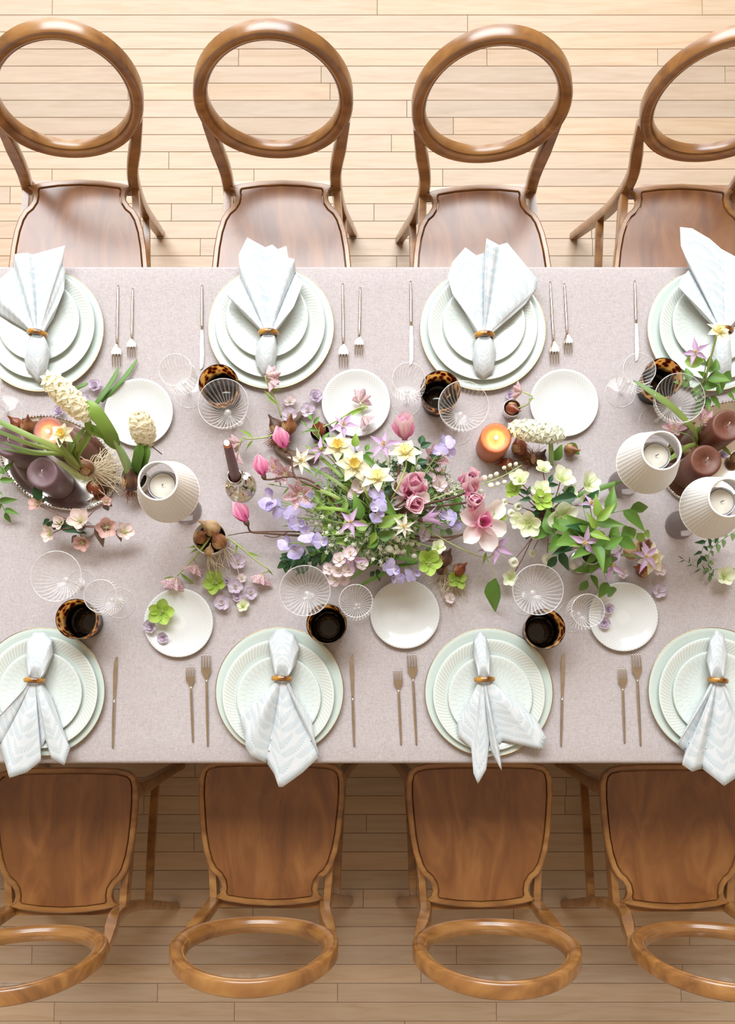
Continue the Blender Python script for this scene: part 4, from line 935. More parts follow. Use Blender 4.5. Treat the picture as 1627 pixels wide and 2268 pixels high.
def petal_me(W=0.6, peak=0.6, point=0.0, curve=0.6, cup=0.25, ruf=0.0, fold=0.0, nv=7, nw=6, base=0.08, name='petal', mat=None, notch=0.0):
    """unit length petal along +x, face up +z; curve bends it upwards (radians over its length)"""
    v, f, uv = [], [], []
    x = z = 0.0
    for i in range(nv + 1):
        s = i / nv
        if i: a = curve * (s - 0.5 / nv); x += math.cos(a) / nv; z += math.sin(a) / nv
        q = s / peak if s < peak else (1 - s) / (1 - peak)
        rnd = math.sqrt(max(0.0, 1 - (1 - q) ** 2))
        wd = W * 0.5 * (max(rnd, base) if s < peak else rnd * (1 - point) + q ** 1.25 * point)
        if i == nv: wd = max(wd, 0.012)
        for j in range(nw + 1):
            w_ = -1 + 2 * j / nw
            zz = z + cup * (w_ * wd) ** 2 / max(W, 0.1) * 2 + ruf * math.sin(4.2 * w_ + 5 * s) * s * s * 0.5 + ruf * 0.6 * math.sin(9 * w_ - 3 * s) * s ** 2 * abs(w_) + fold * abs(w_) * wd
            v.append((x - (notch * (1 - abs(w_)) * s ** 6), w_ * wd, zz)); uv.append((s, j / nw))
    m = nw + 1
    for i in range(nv):
        for j in range(nw): f.append((i * m + j, i * m + j + 1, (i + 1) * m + j + 1, (i + 1) * m + j))
    return mesh(name, v, f, mat, True, uv)
_pm = {}
def pm(key, mat, **kw):
    k = (key, mat)
    if k not in _pm: _pm[k] = petal_me(mat=mat, name='leaf' if key.startswith('leaf') else 'petal', **kw)
    return _pm[k]
SHAPE = {'round': dict(W=0.95, peak=0.62, curve=0.5, cup=0.5, ruf=0.06), 'hell': dict(W=0.80, peak=0.55, point=0.35, curve=0.7, cup=0.6), 'ruffle': dict(W=1.25, peak=0.62, curve=-0.35, cup=-0.2, ruf=0.14, notch=0.10),
         'wing': dict(W=0.75, peak=0.6, curve=0.9, cup=0.7, ruf=0.08), 'star': dict(W=0.37, peak=0.42, point=0.9, curve=-0.25, cup=0.9, ruf=0.02), 'daff': dict(W=0.70, peak=0.42, point=0.7, curve=-0.15, cup=0.5, ruf=0.03),
         'mag': dict(W=0.74, peak=0.55, point=0.35, curve=0.75, cup=1.3), 'budp': dict(W=0.56, peak=0.5, point=0.4, curve=0.8, cup=1.3), 'magopen': dict(W=0.62, peak=0.64, point=0.1, curve=0.45, cup=0.9, ruf=0.03), 'bell': dict(W=0.50, peak=0.58, point=0.45, curve=0.35, cup=1.4), 'small': dict(W=0.8, peak=0.6, curve=0.3, cup=0.4, nv=4, nw=3),
         'leaf': dict(W=0.42, peak=0.40, point=0.75, curve=-0.45, fold=0.35, nv=8, nw=4), 'leafwide': dict(W=0.62, peak=0.42, point=0.6, curve=-0.4, fold=0.25, nv=8, nw=4), 'leafslim': dict(W=0.16, peak=0.4, point=0.9, curve=-0.5, fold=0.5, nv=7, nw=2), 'leafround': dict(W=0.85, peak=0.5, point=0.25, curve=-0.3, fold=0.15, nv=6, nw=4)}
def shape(k, mat): return pm(k, mat, **SHAPE[k])
def frame(c, n, spin=0.0):
    return Matrix.Translation(c) @ Vector(n).normalized().to_track_quat('Z', 'Y').to_matrix().to_4x4() @ Matrix.Rotation(spin, 4, 'Z')
def petals(root, M, me, count, size, elev, rr, spin=0.0, jit=0.12, off=0.0, tip=None):
    L = Matrix.Translation(-root.location)
    for i in range(count):
        a = spin + 2 * PI * i / count + rr.uniform(-jit, jit); e = elev + rr.uniform(-jit, jit)
        s = size * rr.uniform(0.90, 1.08)
        m = M @ Matrix.Rotation(a, 4, 'Z') @ Matrix.Translation((off, 0, 0)) @ Matrix.Rotation(-e, 4, 'Y') @ Matrix.Rotation(rr.uniform(-jit, jit), 4, 'X') @ Matrix.Diagonal((s, s * rr.uniform(0.92, 1.08), s, 1))
        ob('petal', me, root, mtx=L @ m)
def stamens(root, M, n, L_, mat, rr, spread=0.6, dot=0.0012):
    mb = MB()
    for i in range(n):
        a = rr.uniform(0, 2 * PI); e = rr.uniform(0.1, 1.0) * spread; d = Vector((math.sin(e) * math.cos(a), math.sin(e) * math.sin(a), math.cos(e))) * L_ * rr.uniform(0.7, 1.1)
        mb.add(*tube([(0, 0, 0), d * 0.5, d], [dot * 0.35, dot * 0.35], 4, 1, smooth=False))
        v, f = lathe([(0.0002, -dot), (dot, 0), (0.0002, dot)], 5); mb.add([Vector(q) + d for q in v], f)
    ob('stamens', mb.build('stamens', mat), root, mtx=Matrix.Translation(-root.location) @ M)
def stem_part(root, pts, r, mat, name='stem'):
    b = root.location; return ob(name, mesh(name, *tube([Vector(p) - b for p in pts], r, 6, 4), mat), root)
def leaf_at(root, c, d, size, key, mat, rr, up=0.0, roll=0.0):
    d = Vector(d); d.z += up; d.normalize()
    x = d; y = Vector((0, 0, 1)).cross(x); y = y.normalized() if y.length > 1e-4 else Vector((0, 1, 0)); z = x.cross(y)
    R = Matrix((x, y, z)).transposed().to_4x4()
    ob('leaf', shape(key, mat), root, mtx=Matrix.Translation(Vector(c) - root.location) @ R @ Matrix.Rotation(roll, 4, 'X') @ Matrix.Scale(size, 4))
def blossom(root, kind, c, n, s, rr, spin=None):
    """one open bloom of the given kind, s = across in metres"""
    spin = rr.uniform(0, 6.28) if spin is None else spin
    M = frame(c, n, spin); h = s * 0.5
    if kind in ('hellwhite', 'hellgreen', 'hellpink', 'hellrose'):
        petals(root, M, shape('hell', 'p_' + kind), 5, h * 1.05, 0.20 if kind == 'hellgreen' else 0.27, rr, off=h * 0.05); stamens(root, M, 16, h * 0.32, 'stamen_lime', rr, 0.8)
    elif kind in ('lilac', 'blush'):
        petals(root, M, shape('round', 'p_' + kind), 5, h * 1.0, 0.12, rr); petals(root, M, shape('small', 'p_' + kind), 5, h * 0.5, 0.75, rr, spin=0.6); stamens(root, M, 6, h * 0.25, 'stamen_lime', rr)
    elif kind == 'rosette':
        petals(root, M, shape('round', 'p_lilac'), 6, h, 0.2, rr); petals(root, M, shape('round', 'p_lilac'), 5, h * 0.75, 0.7, rr, spin=0.5); petals(root, M, shape('small', 'p_lilac'), 4, h * 0.5, 1.1, rr)
    elif kind == 'sweetpea':
        petals(root, M, shape('ruffle', 'p_sweetpea'), 1, h * 1.15, 0.45, rr); petals(root, M @ Matrix.Rotation(0.9, 4, 'Z'), shape('ruffle', 'p_sweetpea'), 1, h * 1.0, 0.35, rr)
        petals(root, M @ Matrix.Rotation(PI - 0.35, 4, 'Z'), shape('wing', 'p_sweetpea'), 1, h * 0.95, 0.35, rr); petals(root, M @ Matrix.Rotation(PI + 0.75, 4, 'Z'), shape('wing', 'p_sweetpea'), 1, h * 0.9, 0.35, rr)
        petals(root, M @ Matrix.Rotation(PI + 0.2, 4, 'Z'), shape('small', 'p_lilac'), 1, h * 0.5, 0.8, rr)
    elif kind in ('clematis', 'clempale'):
        petals(root, M, shape('star', 'p_' + kind), 5 if kind == 'clematis' else 7, h * 1.12, 0.18, rr, jit=0.2, off=h * 0.04); stamens(root, M, 18, h * 0.34, 'stamen_yellow', rr, 0.55)
    elif kind in ('daffodil', 'daffpale'):
        petals(root, M, shape('daff', 'p_cream'), 6, h * 1.0, 0.05, rr, off=h * 0.08)
        v, f = lathe([(h * 0.14, 0.0), (h * 0.20, h * 0.14), (h * 0.28, h * 0.36), (h * 0.33, h * 0.42), (h * 0.27, h * 0.37), (h * 0.17, h * 0.14), (0.0004, h * 0.06)], 20, lambda a, j: 1 + (0.09 * math.sin(7 * a) if j in (3,) else 0))
        ob('corona', mesh('corona', v, f, 'p_corona' if kind == 'daffodil' else 'p_corona_pale', True, [(0.5, 0.5)] * len(v)), root, mtx=Matrix.Translation(-root.location) @ M)
        stamens(root, M, 5, h * 0.35, 'stamen_yellow', rr, 0.2)
    elif kind == 'magbud':       # closed bud pointing along n
        petals(root, M, shape('budp', 'p_magnolia'), 3, s * 1.12, 1.26, rr, jit=0.05, off=s * 0.10); petals(root, M, shape('budp', 'p_magnolia'), 3, s * 1.15, 1.32, rr, spin=1.05, jit=0.04, off=s * 0.08)
        v, f = capped([(s * 0.05, -s * 0.16), (s * 0.12, -s * 0.06), (s * 0.14, s * 0.05), (s * 0.09, s * 0.14)], 10); ob('calyx', mesh('calyx', v, f, 'stem_brown'), root, mtx=Matrix.Translation(-root.location) @ M)
    elif kind == 'magtulip':
        petals(root, M, shape('mag', 'p_magpale'), 4, s * 0.98, 1.0, rr, jit=0.12, off=s * 0.08); petals(root, M, shape('mag', 'p_magnolia'), 3, s * 0.9, 1.3, rr, spin=0.7, jit=0.1, off=s * 0.10)
    elif kind == 'magopen':
        petals(root, M, shape('magopen', 'p_magwhite'), 6, h * 1.05, 0.18, rr, jit=0.25, off=h * 0.06); petals(root, M, shape('mag', 'p_magnolia'), 3, h * 0.9, 0.95, rr, spin=0.5, jit=0.2, off=h * 0.05); stamens(root, M, 14, h * 0.2, 'stamen_lime', rr, 0.5)
    elif kind == 'frit':         # nodding checked bell, n = way the mouth faces
        petals(root, M, shape('bell', 'p_frit'), 6, s * 0.85, 0.55, rr, jit=0.12, off=s * 0.10); stamens(root, M, 5, s * 0.5, 'stamen_yellow', rr, 0.3)
    elif kind == 'bell':
        v, f = lathe([(0.0004, -h * 0.7), (h * 0.6, -h * 0.55), (h * 0.95, 0), (h * 0.85, h * 0.5), (h * 0.55, h * 0.75), (h * 0.45, h * 0.6), (0.0004, 0)], 10, lambda a, j: 1 + 0.06 * math.sin(6 * a))
        ob('bell', mesh('bell', v, f, 'p_white', True, [(0.7, 0.5)] * len(v)), root, mtx=Matrix.Translation(-root.location) @ M)
    return M
CATN = {'hellwhite': 'hellebore', 'hellgreen': 'hellebore', 'hellpink': 'hellebore', 'hellrose': 'hellebore', 'lilac': 'larkspur', 'blush': 'larkspur', 'rosette': 'blossom', 'sweetpea': 'sweet_pea', 'clematis': 'clematis', 'clempale': 'clematis', 'daffodil': 'daffodil', 'daffpale': 'daffodil', 'magbud': 'magnolia', 'magtulip': 'magnolia', 'magopen': 'magnolia', 'frit': 'fritillary', 'bell': 'snowdrop'}
_seed = [100]
def flower(kind, label, blooms, stem=None, group=None, sr=0.0013, smat='stem_green', leaves=(), lkey='leaf', lmat='l_green', base=None):
    """blooms: (px, py, h, nx, ny, size[, nz]); stem: waypoints (px, py, h), the first being its cut end; leaves: (px0, py0, h0, px1, py1, h1)"""
    _seed[0] += 1; rr = random.Random(_seed[0])
    b0 = blooms[0]; c0 = T(b0[0], b0[1], b0[2])
    if base is not None: st = Vector(base)
    elif stem: st = T(*stem[0])
    else: st = Vector((c0.x, c0.y, TZ))
    root = empty(CATN[kind], st, label=label, cat=CATN[kind].replace('_', ' '), group=group)
    path = []
    if base is not None: path = [Vector(base)]
    if stem: path += [T(*q) for q in stem]
    for i, b in enumerate(blooms):
        c = T(b[0], b[1], b[2]); n = Vector((b[3], b[4], b[6] if len(b) > 6 else 1.0)).normalized()
        blossom(root, kind, c, n, b[5], rr)
        if path:
            if i == 0:
                pts = list(path)
                if len(pts) == 1: m = pts[0].lerp(c, 0.55); m.z += 0.015; pts.append(m)
                pts += [c - n * b[5] * 0.12]; full = smooth_path(pts, 4)
                stem_part(root, pts, sr, smat)
            else:
                k = full[max(1, int(len(full) * (0.82 - 0.09 * i)))]
                stem_part(root, [k, k.lerp(c, 0.5) + Vector((0, 0, 0.006)), c - n * b[5] * 0.1], (sr if isinstance(sr, float) else sr[-1]) * 0.7, smat, 'side_stem')
    for q in leaves:
        a = T(*q[:3]); e = T(*q[3:6]); leaf_at(root, a, e - a, (e - a).length, q[6] if len(q) > 6 else lkey, lmat, rr, roll=rr.uniform(-0.3, 0.3))
    return root
def sprig(name, label, cat, path, n, size, key, mat, group=None, sr=0.0011, smat='stem_green', side=0.9, start=0.15, base=None, seed=0, whorl=1, up=0.25, termin=True):
    """leafy stem with alternating leaves"""
    rr = random.Random(seed * 7 + 1); pts = ([Vector(base)] if base is not None else []) + [T(*q) for q in path]
    root = empty(name, pts[0], label=label, cat=cat, group=group); fp = smooth_path(pts, 8); stem_part(root, pts, [sr, sr * 0.6], smat)
    for i in range(n):
        t = start + (1 - start) * (i + 0.5) / n; k = min(int(t * (len(fp) - 1)), len(fp) - 2); d = (fp[k + 1] - fp[k]).normalized(); sd = d.cross(Vector((0, 0, 1))).normalized()
        for w_ in range(whorl):
            sgn = (1 if (i + w_) % 2 else -1); dr = d * (1 - 0.5 * side) + sd * sgn * side + Vector((0, 0, rr.uniform(-0.1, 0.3)))
            leaf_at(root, fp[k], dr, size * rr.uniform(0.75, 1.15) * (1.1 - 0.35 * t), key, mat, rr, up=up * rr.uniform(0, 1), roll=rr.uniform(-0.4, 0.4))
    if termin: leaf_at(root, fp[-1], fp[-1] - fp[-3], size * 0.8, key, mat, rr)
    return root
def ribbon_mesh(pts, wid, k=6, fold=0.25):
    p = smooth_path(pts, k); m = len(p); v, f, uv = [], [], []
    for i in range(m):
        d = (p[min(i + 1, m - 1)] - p[max(i - 1, 0)]).normalized(); sd = d.cross(Vector((0, 0, 1)))
        sd = sd.normalized() if sd.length > 1e-4 else Vector((1, 0, 0)); up = sd.cross(d)
        t = i / (m - 1); w_ = wid * (min(1.0, 0.55 + t * 2) * (1 - max(0, (t - 0.6) / 0.4) ** 2 * 0.92))
        for s in (-1, 0, 1): v.append(p[i] + sd * s * w_ * 0.5 + up * abs(s) * w_ * fold); uv.append((t, (s + 1) / 2))
    for i in range(m - 1):
        for j in range(2): f.append((i * 3 + j, i * 3 + j + 1, (i + 1) * 3 + j + 1, (i + 1) * 3 + j))
    return v, f, uv
def strap(root, pts, wid, mat='l_strap', name='leaf'):
    v, f, uv = ribbon_mesh([T(*q) - root.location for q in pts], wid); o = ob(name, mesh(name, v, f, mat, True, uv), root)
    so = o.modifiers.new('thick', 'SOLIDIFY'); so.thickness = 0.0008; return o
def hyacinth_head(root, c, axis, L_, R_, n, mat, seed):
    rr = random.Random(seed); mb = MB(); ax = Vector(axis).normalized(); M0 = ax.to_track_quat('Z', 'Y').to_matrix()
    src = petal_me(W=0.40, peak=0.55, point=0.4, curve=-1.2, cup=0.6, nv=3, nw=2)
    pv = [v.co.copy() for v in src.vertices]; pf = [tuple(p.vertices) for p in src.polygons]; puv = [(0.2 + 0.8 * (i // 3) / 3, 0.5) for i in range(len(pv))]
    bpy.data.meshes.remove(src)
    for i in range(n):
        t = (i + 0.5) / n; a = i * 2.39996; zz = (t - 0.5) * L_; env = math.sqrt(max(0.12, 1 - (2 * t - 1) ** 2 * 0.80))
        d = (M0 @ Vector((math.cos(a), math.sin(a), (t - 0.35) * 1.2))).normalized(); p = c + ax * zz + d * (R_ * env * 0.62)
        F = frame(p, d, rr.uniform(0, 6)); s = R_ * 0.78
        for k in range(6):
            m = F @ Matrix.Rotation(k * PI / 3 + rr.uniform(-0.1, 0.1), 4, 'Z') @ Matrix.Rotation(-0.55, 4, 'Y') @ Matrix.Scale(s, 4); mb.add([m @ q for q in pv], pf, puv)
        v, f = lathe([(R_ * 0.10, -R_ * 0.5), (R_ * 0.14, -R_ * 0.1), (R_ * 0.11, 0.0)], 5); mb.add([F @ Vector(q) for q in v], f, [(0.3, 0.5)] * len(v))
    mb.v = [q - root.location for q in mb.v]
    o = ob('florets', mb.build('florets', mat), root); o['kind'] = 'stuff'
# ================================================================ centre arrangement
BC = T(842, 1165, 0.0)
r = empty('flower_bowl', BC, label='low dark stoneware bowl hidden beneath the centre flower arrangement', cat='bowl')
plain('stoneware', (0.05, 0.045, 0.045), 0.5)
ob('bowl_body', mesh('bowl_body', *lathe([(0.0005, 0), (0.03, 0), (0.035, 0.004), (0.055, 0.03), (0.062, 0.06), (0.060, 0.061), (0.052, 0.032), (0.03, 0.012), (0.0005, 0.01)], 40), 'stoneware'), r)
ob('moss', mesh('moss', *capped([(0.058, 0.05), (0.05, 0.062), (0.03, 0.072), (0.003, 0.076)], 24, lambda a, j: 1 + 0.06 * math.sin(7 * a + j)), 'l_dark'), r)
_rb = random.Random(44)
def bc(): return BC + Vector((_rb.uniform(-0.035, 0.035), _rb.uniform(-0.035, 0.035), 0.065))
def hh(px, py, k=0.0): return max(0.04, 0.19 - 0.14 * (math.hypot(px - 842, py - 1135) / 250) ** 1.25 + k)
CG = 'centre arrangement'
def cf(kind, label, lst, via=(), **kw):
    """lst: (px, py, nx, ny, size, dh)"""
    bl = [(x, y, hh(x, y, dh), nx, ny, s) for x, y, nx, ny, s, dh in lst]
    return flower(kind, label, bl, stem=list(via) if via else None, base=bc(), group=kind + ' in the ' + CG, **kw)
# magnolia branches (brown twigs)
def magnolia(kind, label, bl, via, **kw):
    return flower(kind, label, bl, stem=via, base=bc(), sr=[0.0034, 0.0030, 0.0024, 0.0022], smat='stem_brown', group='magnolia branches', **kw)
magnolia('magbud', 'closed pink magnolia bud on a twig pointing up below the bark', [(631, 996, 0.13, -0.25, 0.95, 0.047, 0.25)], [(775, 1150, 0.13), (720, 1090, 0.13), (655, 1058, 0.125), (645, 1010, 0.125)])
magnolia('magbud', 'closed deep pink magnolia bud right of the silver candlestick', [(584, 1056, 0.12, -0.2, 0.9, 0.045, 0.3)], [(770, 1160, 0.12), (735, 1110, 0.12), (690, 1066, 0.12), (640, 1056, 0.115), (600, 1062, 0.115)])
magnolia('magbud', 'closed magenta magnolia bud at the far left tip of a long twig', [(546, 1158, 0.09, -0.45, 0.85, 0.050, 0.25)], [(780, 1185, 0.11), (680, 1187, 0.09), (590, 1181, 0.075), (556, 1178, 0.075)])
magnolia('magtulip', 'pale pink tulip-shaped magnolia at the top of the arrangement', [(896, 974, 0.13, -0.05, 0.65, 0.064, 0.55)], [(870, 1090, 0.16), (885, 1030, 0.15), (893, 990, 0.13)])
magnolia('magtulip', 'bright pink magnolia bloom right of the big green leaf', [(922, 1086, 0.17, -0.1, 0.25, 0.062)], [(880, 1120, 0.16), (905, 1100, 0.16)])
magnolia('magtulip', 'deep pink magnolia bloom just below its brighter neighbour', [(908, 1108, 0.17, 0.25, -0.35, 0.058)], [(880, 1130, 0.15), (900, 1118, 0.16)])
magnolia('magtulip', 'pink magnolia bloom beside the white bell spike', [(1036, 1085, 0.12, 0.1, 0.35, 0.066)], [(900, 1130, 0.15), (970, 1110, 0.12), (1015, 1098, 0.11)])
magnolia('magtulip', 'rose pink magnolia below the bell spike, petals folding down', [(1040, 1112, 0.12, 0.15, -0.1, 0.058)], [(900, 1135, 0.15), (970, 1122, 0.11), (1020, 1115, 0.11)])
magnolia('magopen', 'wide open white and pink magnolia at the right of the arrangement', [(1062, 1158, 0.115, 0.2, -0.1, 0.122)], [(890, 1180, 0.12), (970, 1190, 0.09), (1030, 1182, 0.09)])
magnolia('magopen', 'half open white-petalled magnolia left of the bright pink bloom', [(905, 1098, 0.145, 0.0, 0.1, 0.098)], [(870, 1130, 0.12), (890, 1110, 0.13)])
tw = empty('twig', bc(), label='thin forked brown twig reaching left towards the cream pot', cat='twig'); stem_part(tw, [tw.location, T(760, 1183, 0.10), T(660, 1178, 0.085), T(560, 1178, 0.07), T(505, 1186, 0.065)], [0.0028, 0.0022, 0.0014, 0.0008], 'stem_brown'); stem_part(tw, [T(640, 1177, 0.083), T(610, 1190, 0.085), T(585, 1186, 0.09)], 0.0012, 'stem_brown', 'side_stem')
tw = empty('twig', bc(), label='knobbly brown twig among the pink magnolias', cat='twig'); stem_part(tw, [tw.location, T(900, 1190, 0.12), T(980, 1198, 0.10), T(1035, 1178, 0.10)], [0.003, 0.0026, 0.0022, 0.002], 'stem_brown'); stem_part(tw, [T(935, 1195, 0.11), T(945, 1170, 0.13), T(970, 1155, 0.14)], 0.0012, 'stem_brown', 'side_stem')
# daffodils
for lb, x, y, nx, ny, s, k in [('cream daffodil, upper of the two facing up left of centre', 749, 989, -0.15, 0.25, 0.070, 0.05), ('cream daffodil with open yellow cup, lower of the two left of centre', 783, 1030, 0.15, 0.1, 0.074, 0.05)]:
    cf('daffodil', lb, [(x, y, nx, ny, s, k)], via=[(820, 1110, 0.17), (795, 1060, 0.18)], smat='stem_pale', sr=0.002)
cf('daffpale', 'cream daffodil facing away below the top magnolia', [(896, 1003, 0.05, 0.6, 0.076, 0.05)], via=[(870, 1100, 0.16), (898, 1035, 0.17)], smat='stem_pale', sr=0.0022)
cf('daffpale', 'pale daffodil turned away at the centre of the arrangement', [(836, 1058, -0.1, 0.45, 0.074, 0.05)], via=[(855, 1130, 0.17), (846, 1085, 0.19)], smat='stem_pale', sr=0.0022)
# clematis
for lb, lst, via in [('mauve clematis star overlapping the far middle bread plate', (760, 944, 0.1, 0.45, 0.064, 0.04), [(800, 1070, 0.15), (770, 990, 0.13)]),
                     ('mauve clematis star left of the two daffodils', (713, 998, -0.5, 0.35, 0.066, 0.03), [(800, 1090, 0.15), (745, 1030, 0.12)]),
                     ('mauve clematis star above the cream daffodil facing away', (851, 988, -0.25, 0.5, 0.074, 0.04), [(850, 1080, 0.16), (862, 1020, 0.15)]),
                     ('mauve clematis star with yellow stamens at the heart', (778, 1158, -0.2, 0.1, 0.062, 0.035), [(820, 1160, 0.15)]),
                     ('drooping mauve clematis over the blush blooms', (781, 1236, -0.5, -0.35, 0.062, 0.03), [(815, 1190, 0.14), (800, 1210, 0.13)]),
                     ('mauve clematis on a long stem right of the near bread plate', (1098, 1214, 0.1, 0.2, 0.074, 0.05), [(930, 1165, 0.15), (1000, 1205, 0.12), (1075, 1236, 0.095)])]:
    cf('clematis', lb, [lst], via=via, smat='stem_pale')
cf('clempale', 'cream clematis with yellow stamens right of the heart', [(893, 1166, 0.1, -0.1, 0.048, 0.03)])
cf('clempale', 'cream clematis peeping out under the pink bud, upper left', [(668, 1022, -0.3, 0.2, 0.062, -0.02)], via=[(760, 1090, 0.13)])
rt = flower('magbud', 'slim closed mauve clematis bud right of the heart', [(932, 1152, 0.17, 0.95, 0.18, 0.044, 0.15)], base=bc(), group='clematis buds')
rt.name = 'clematis_bud'; rt['category'] = 'flower bud'
for ch in rt.children:
    if ch.name.startswith('petal'): ch.data = shape('star', 'p_clematis')
# trailing leaf of the long clematis stem
sp_ = empty('clematis_leaf', T(1078, 1238, 0.09), label='large single leaf hanging from the long clematis stem', cat='leaf')
stem_part(sp_, [T(1078, 1238, 0.09), T(1090, 1262, 0.085), T(1097, 1283, 0.075)], 0.0009, 'stem_pale'); leaf_at(sp_, T(1097, 1281, 0.075), T(1088, 1368, 0.02) - T(1097, 1281, 0.075), 0.098, 'leaf', 'l_green', _rb, roll=0.5)
leaf_at(sp_, T(1076, 1222, 0.09), T(1068, 1258, 0.06) - T(1076, 1222, 0.09), 0.045, 'leafslim', 'l_bright', _rb)
# sweet peas
for lb, lst, via in [('large lilac sweet pea pair at the far left of the arrangement', [(600, 1103, -0.5, 0.25, 0.054, 0.03), (606, 1124, -0.2, -0.3, 0.050, 0.02)], [(760, 1160, 0.13), (670, 1125, 0.11)]),
                     ('lilac sweet peas on the lower left above the ivy', [(636, 1203, -0.3, 0.2, 0.044, 0.02), (652, 1216, 0.2, -0.3, 0.046, 0.02)], [(760, 1190, 0.12), (690, 1200, 0.10)]),
                     ('lilac sweet peas between twig and magenta bud', [(645, 1144, -0.3, 0.3, 0.046, 0.02), (660, 1158, 0.1, -0.2, 0.042, 0.02)], [(770, 1160, 0.13), (700, 1150, 0.11)]),
                     ('lilac sweet pea pair along the long twig', [(678, 1182, -0.2, 0.1, 0.046, 0.03), (712, 1198, 0.1, -0.2, 0.044, 0.02)], [(780, 1180, 0.12)]),
                     ('bluish sweet pea half hidden under the fritillary, left', [(683, 1106, -0.2, 0.2, 0.046, 0.0)], [(780, 1140, 0.13)]),
                     ('tall lilac sweet pea spike at the heart left of the big leaf', [(828, 1102, 0.0, 0.3, 0.040, 0.03), (834, 1122, -0.2, -0.1, 0.044, 0.03), (836, 1140, 0.2, -0.3, 0.036, 0.02)], None),
                     ('blue lilac sweet peas on a stem at the upper right', [(985, 980, 0.2, 0.4, 0.040, 0.08), (972, 1003, -0.3, 0.1, 0.040, 0.07), (992, 1004, 0.5, -0.2, 0.034, 0.06)], [(900, 1100, 0.15), (935, 1055, 0.15)]),
                     ('blue lilac sweet peas under the wide open magnolia', [(988, 1146, -0.1, 0.1, 0.046, -0.02), (1002, 1164, 0.2, -0.2, 0.040, -0.02)], [(910, 1150, 0.13)]),
                     ('lilac sweet peas drooping onto the near bread plate', [(872, 1258, 0.0, -0.3, 0.044, 0.0), (876, 1280, 0.0, -0.6, 0.036, -0.03)], [(860, 1210, 0.12)]),
                     ('faint lilac sweet pea behind the upper daffodil', [(772, 985, 0.2, 0.2, 0.042, 0.0)], None), ('pale lilac sweet pea low beside the green-edged hellebore', [(916, 1268, 0.2, -0.4, 0.042, -0.03)], [(880, 1220, 0.10)])]:
    cf('sweetpea', lb, lst, via=via or ())
# blush and lilac larkspur
cf('blush', 'blush larkspur cluster at the front above the near coupe glass', [(752, 1240, -0.2, 0.1, 0.036, 0.03), (775, 1226, 0.1, 0.1, 0.034, 0.04), (748, 1264, -0.1, -0.1, 0.036, 0.03), (771, 1262, 0.2, -0.2, 0.034, 0.03), (742, 1282, -0.2, -0.4, 0.034, 0.02), (730, 1260, -0.4, -0.1, 0.032, 0.02), (800, 1247, 0.3, -0.2, 0.032, 0.0), (762, 1283, 0.1, -0.4, 0.030, 0.01)], via=[(810, 1200, 0.13), (785, 1225, 0.12)])
cf('blush', 'blush larkspur blooms below the pale daffodil', [(798, 1080, -0.1, 0.2, 0.044, 0.0), (812, 1055, 0.1, 0.3, 0.034, 0.0), (783, 1097, -0.2, 0.0, 0.032, 0.0)], via=[(830, 1140, 0.15)])
cf('blush', 'blush larkspur blooms between the two pink magnolias', [(972, 1074, 0.0, 0.2, 0.042, -0.02), (955, 1060, -0.2, 0.3, 0.030, -0.02), (990, 1086, 0.3, 0.0, 0.028, -0.02)], via=[(900, 1130, 0.13)])
cf('lilac', 'pale lilac larkspur florets at the left beside the clematis', [(722, 1052, -0.2, 0.2, 0.036, -0.02), (706, 1075, -0.3, 0.0, 0.030, -0.03), (742, 1068, 0.0, 0.2, 0.030, -0.02), (752, 1050, 0.1, 0.3, 0.028, -0.01)], via=[(800, 1130, 0.13)])
cf('lilac', 'pale lilac larkspur florets right of the heart under the leaves', [(950, 1125, 0.2, 0.1, 0.034, -0.05), (968, 1140, 0.3, -0.1, 0.030, -0.05), (938, 1185, 0.2, -0.2, 0.030, -0.02)], via=[(900, 1150, 0.12)])
# fritillaries in the arrangement
cf('frit', 'speckled fritillary bell beside the deep pink bud', [(612, 1040, -0.5, 0.3, 0.034, 0.03), (632, 1052, -0.2, -0.1, 0.036, 0.03)], via=[(760, 1110, 0.13), (680, 1070, 0.11)])
cf('frit', 'open speckled fritillary with yellow stamens, left of centre', [(666, 1095, -0.2, -0.2, 0.046, 0.05)], via=[(770, 1150, 0.13), (710, 1115, 0.13)])
cf('frit', 'buff pink fritillary at the right of the leaves below the sweet peas', [(958, 1022, 0.3, 0.2, 0.046, -0.02)], via=[(900, 1090, 0.13)])
# hellebores of the arrangement
cf('hellgreen', 'green hellebore edged in white beside the rooty bulbs', [(948, 1246, 0.1, -0.2, 0.066, 0.03)], via=[(890, 1200, 0.12), (925, 1230, 0.10)])
cf('hellwhite', 'cream hellebore cup at the lower right of the arrangement', [(968, 1214, 0.2, 0.1, 0.040, 0.03)], via=[(900, 1190, 0.12)])
cf('hellgreen', 'olive hellebore at the right end behind the open magnolia', [(1102, 1144, 0.4, 0.1, 0.044, 0.06)], via=[(930, 1160, 0.12), (1040, 1150, 0.09)])
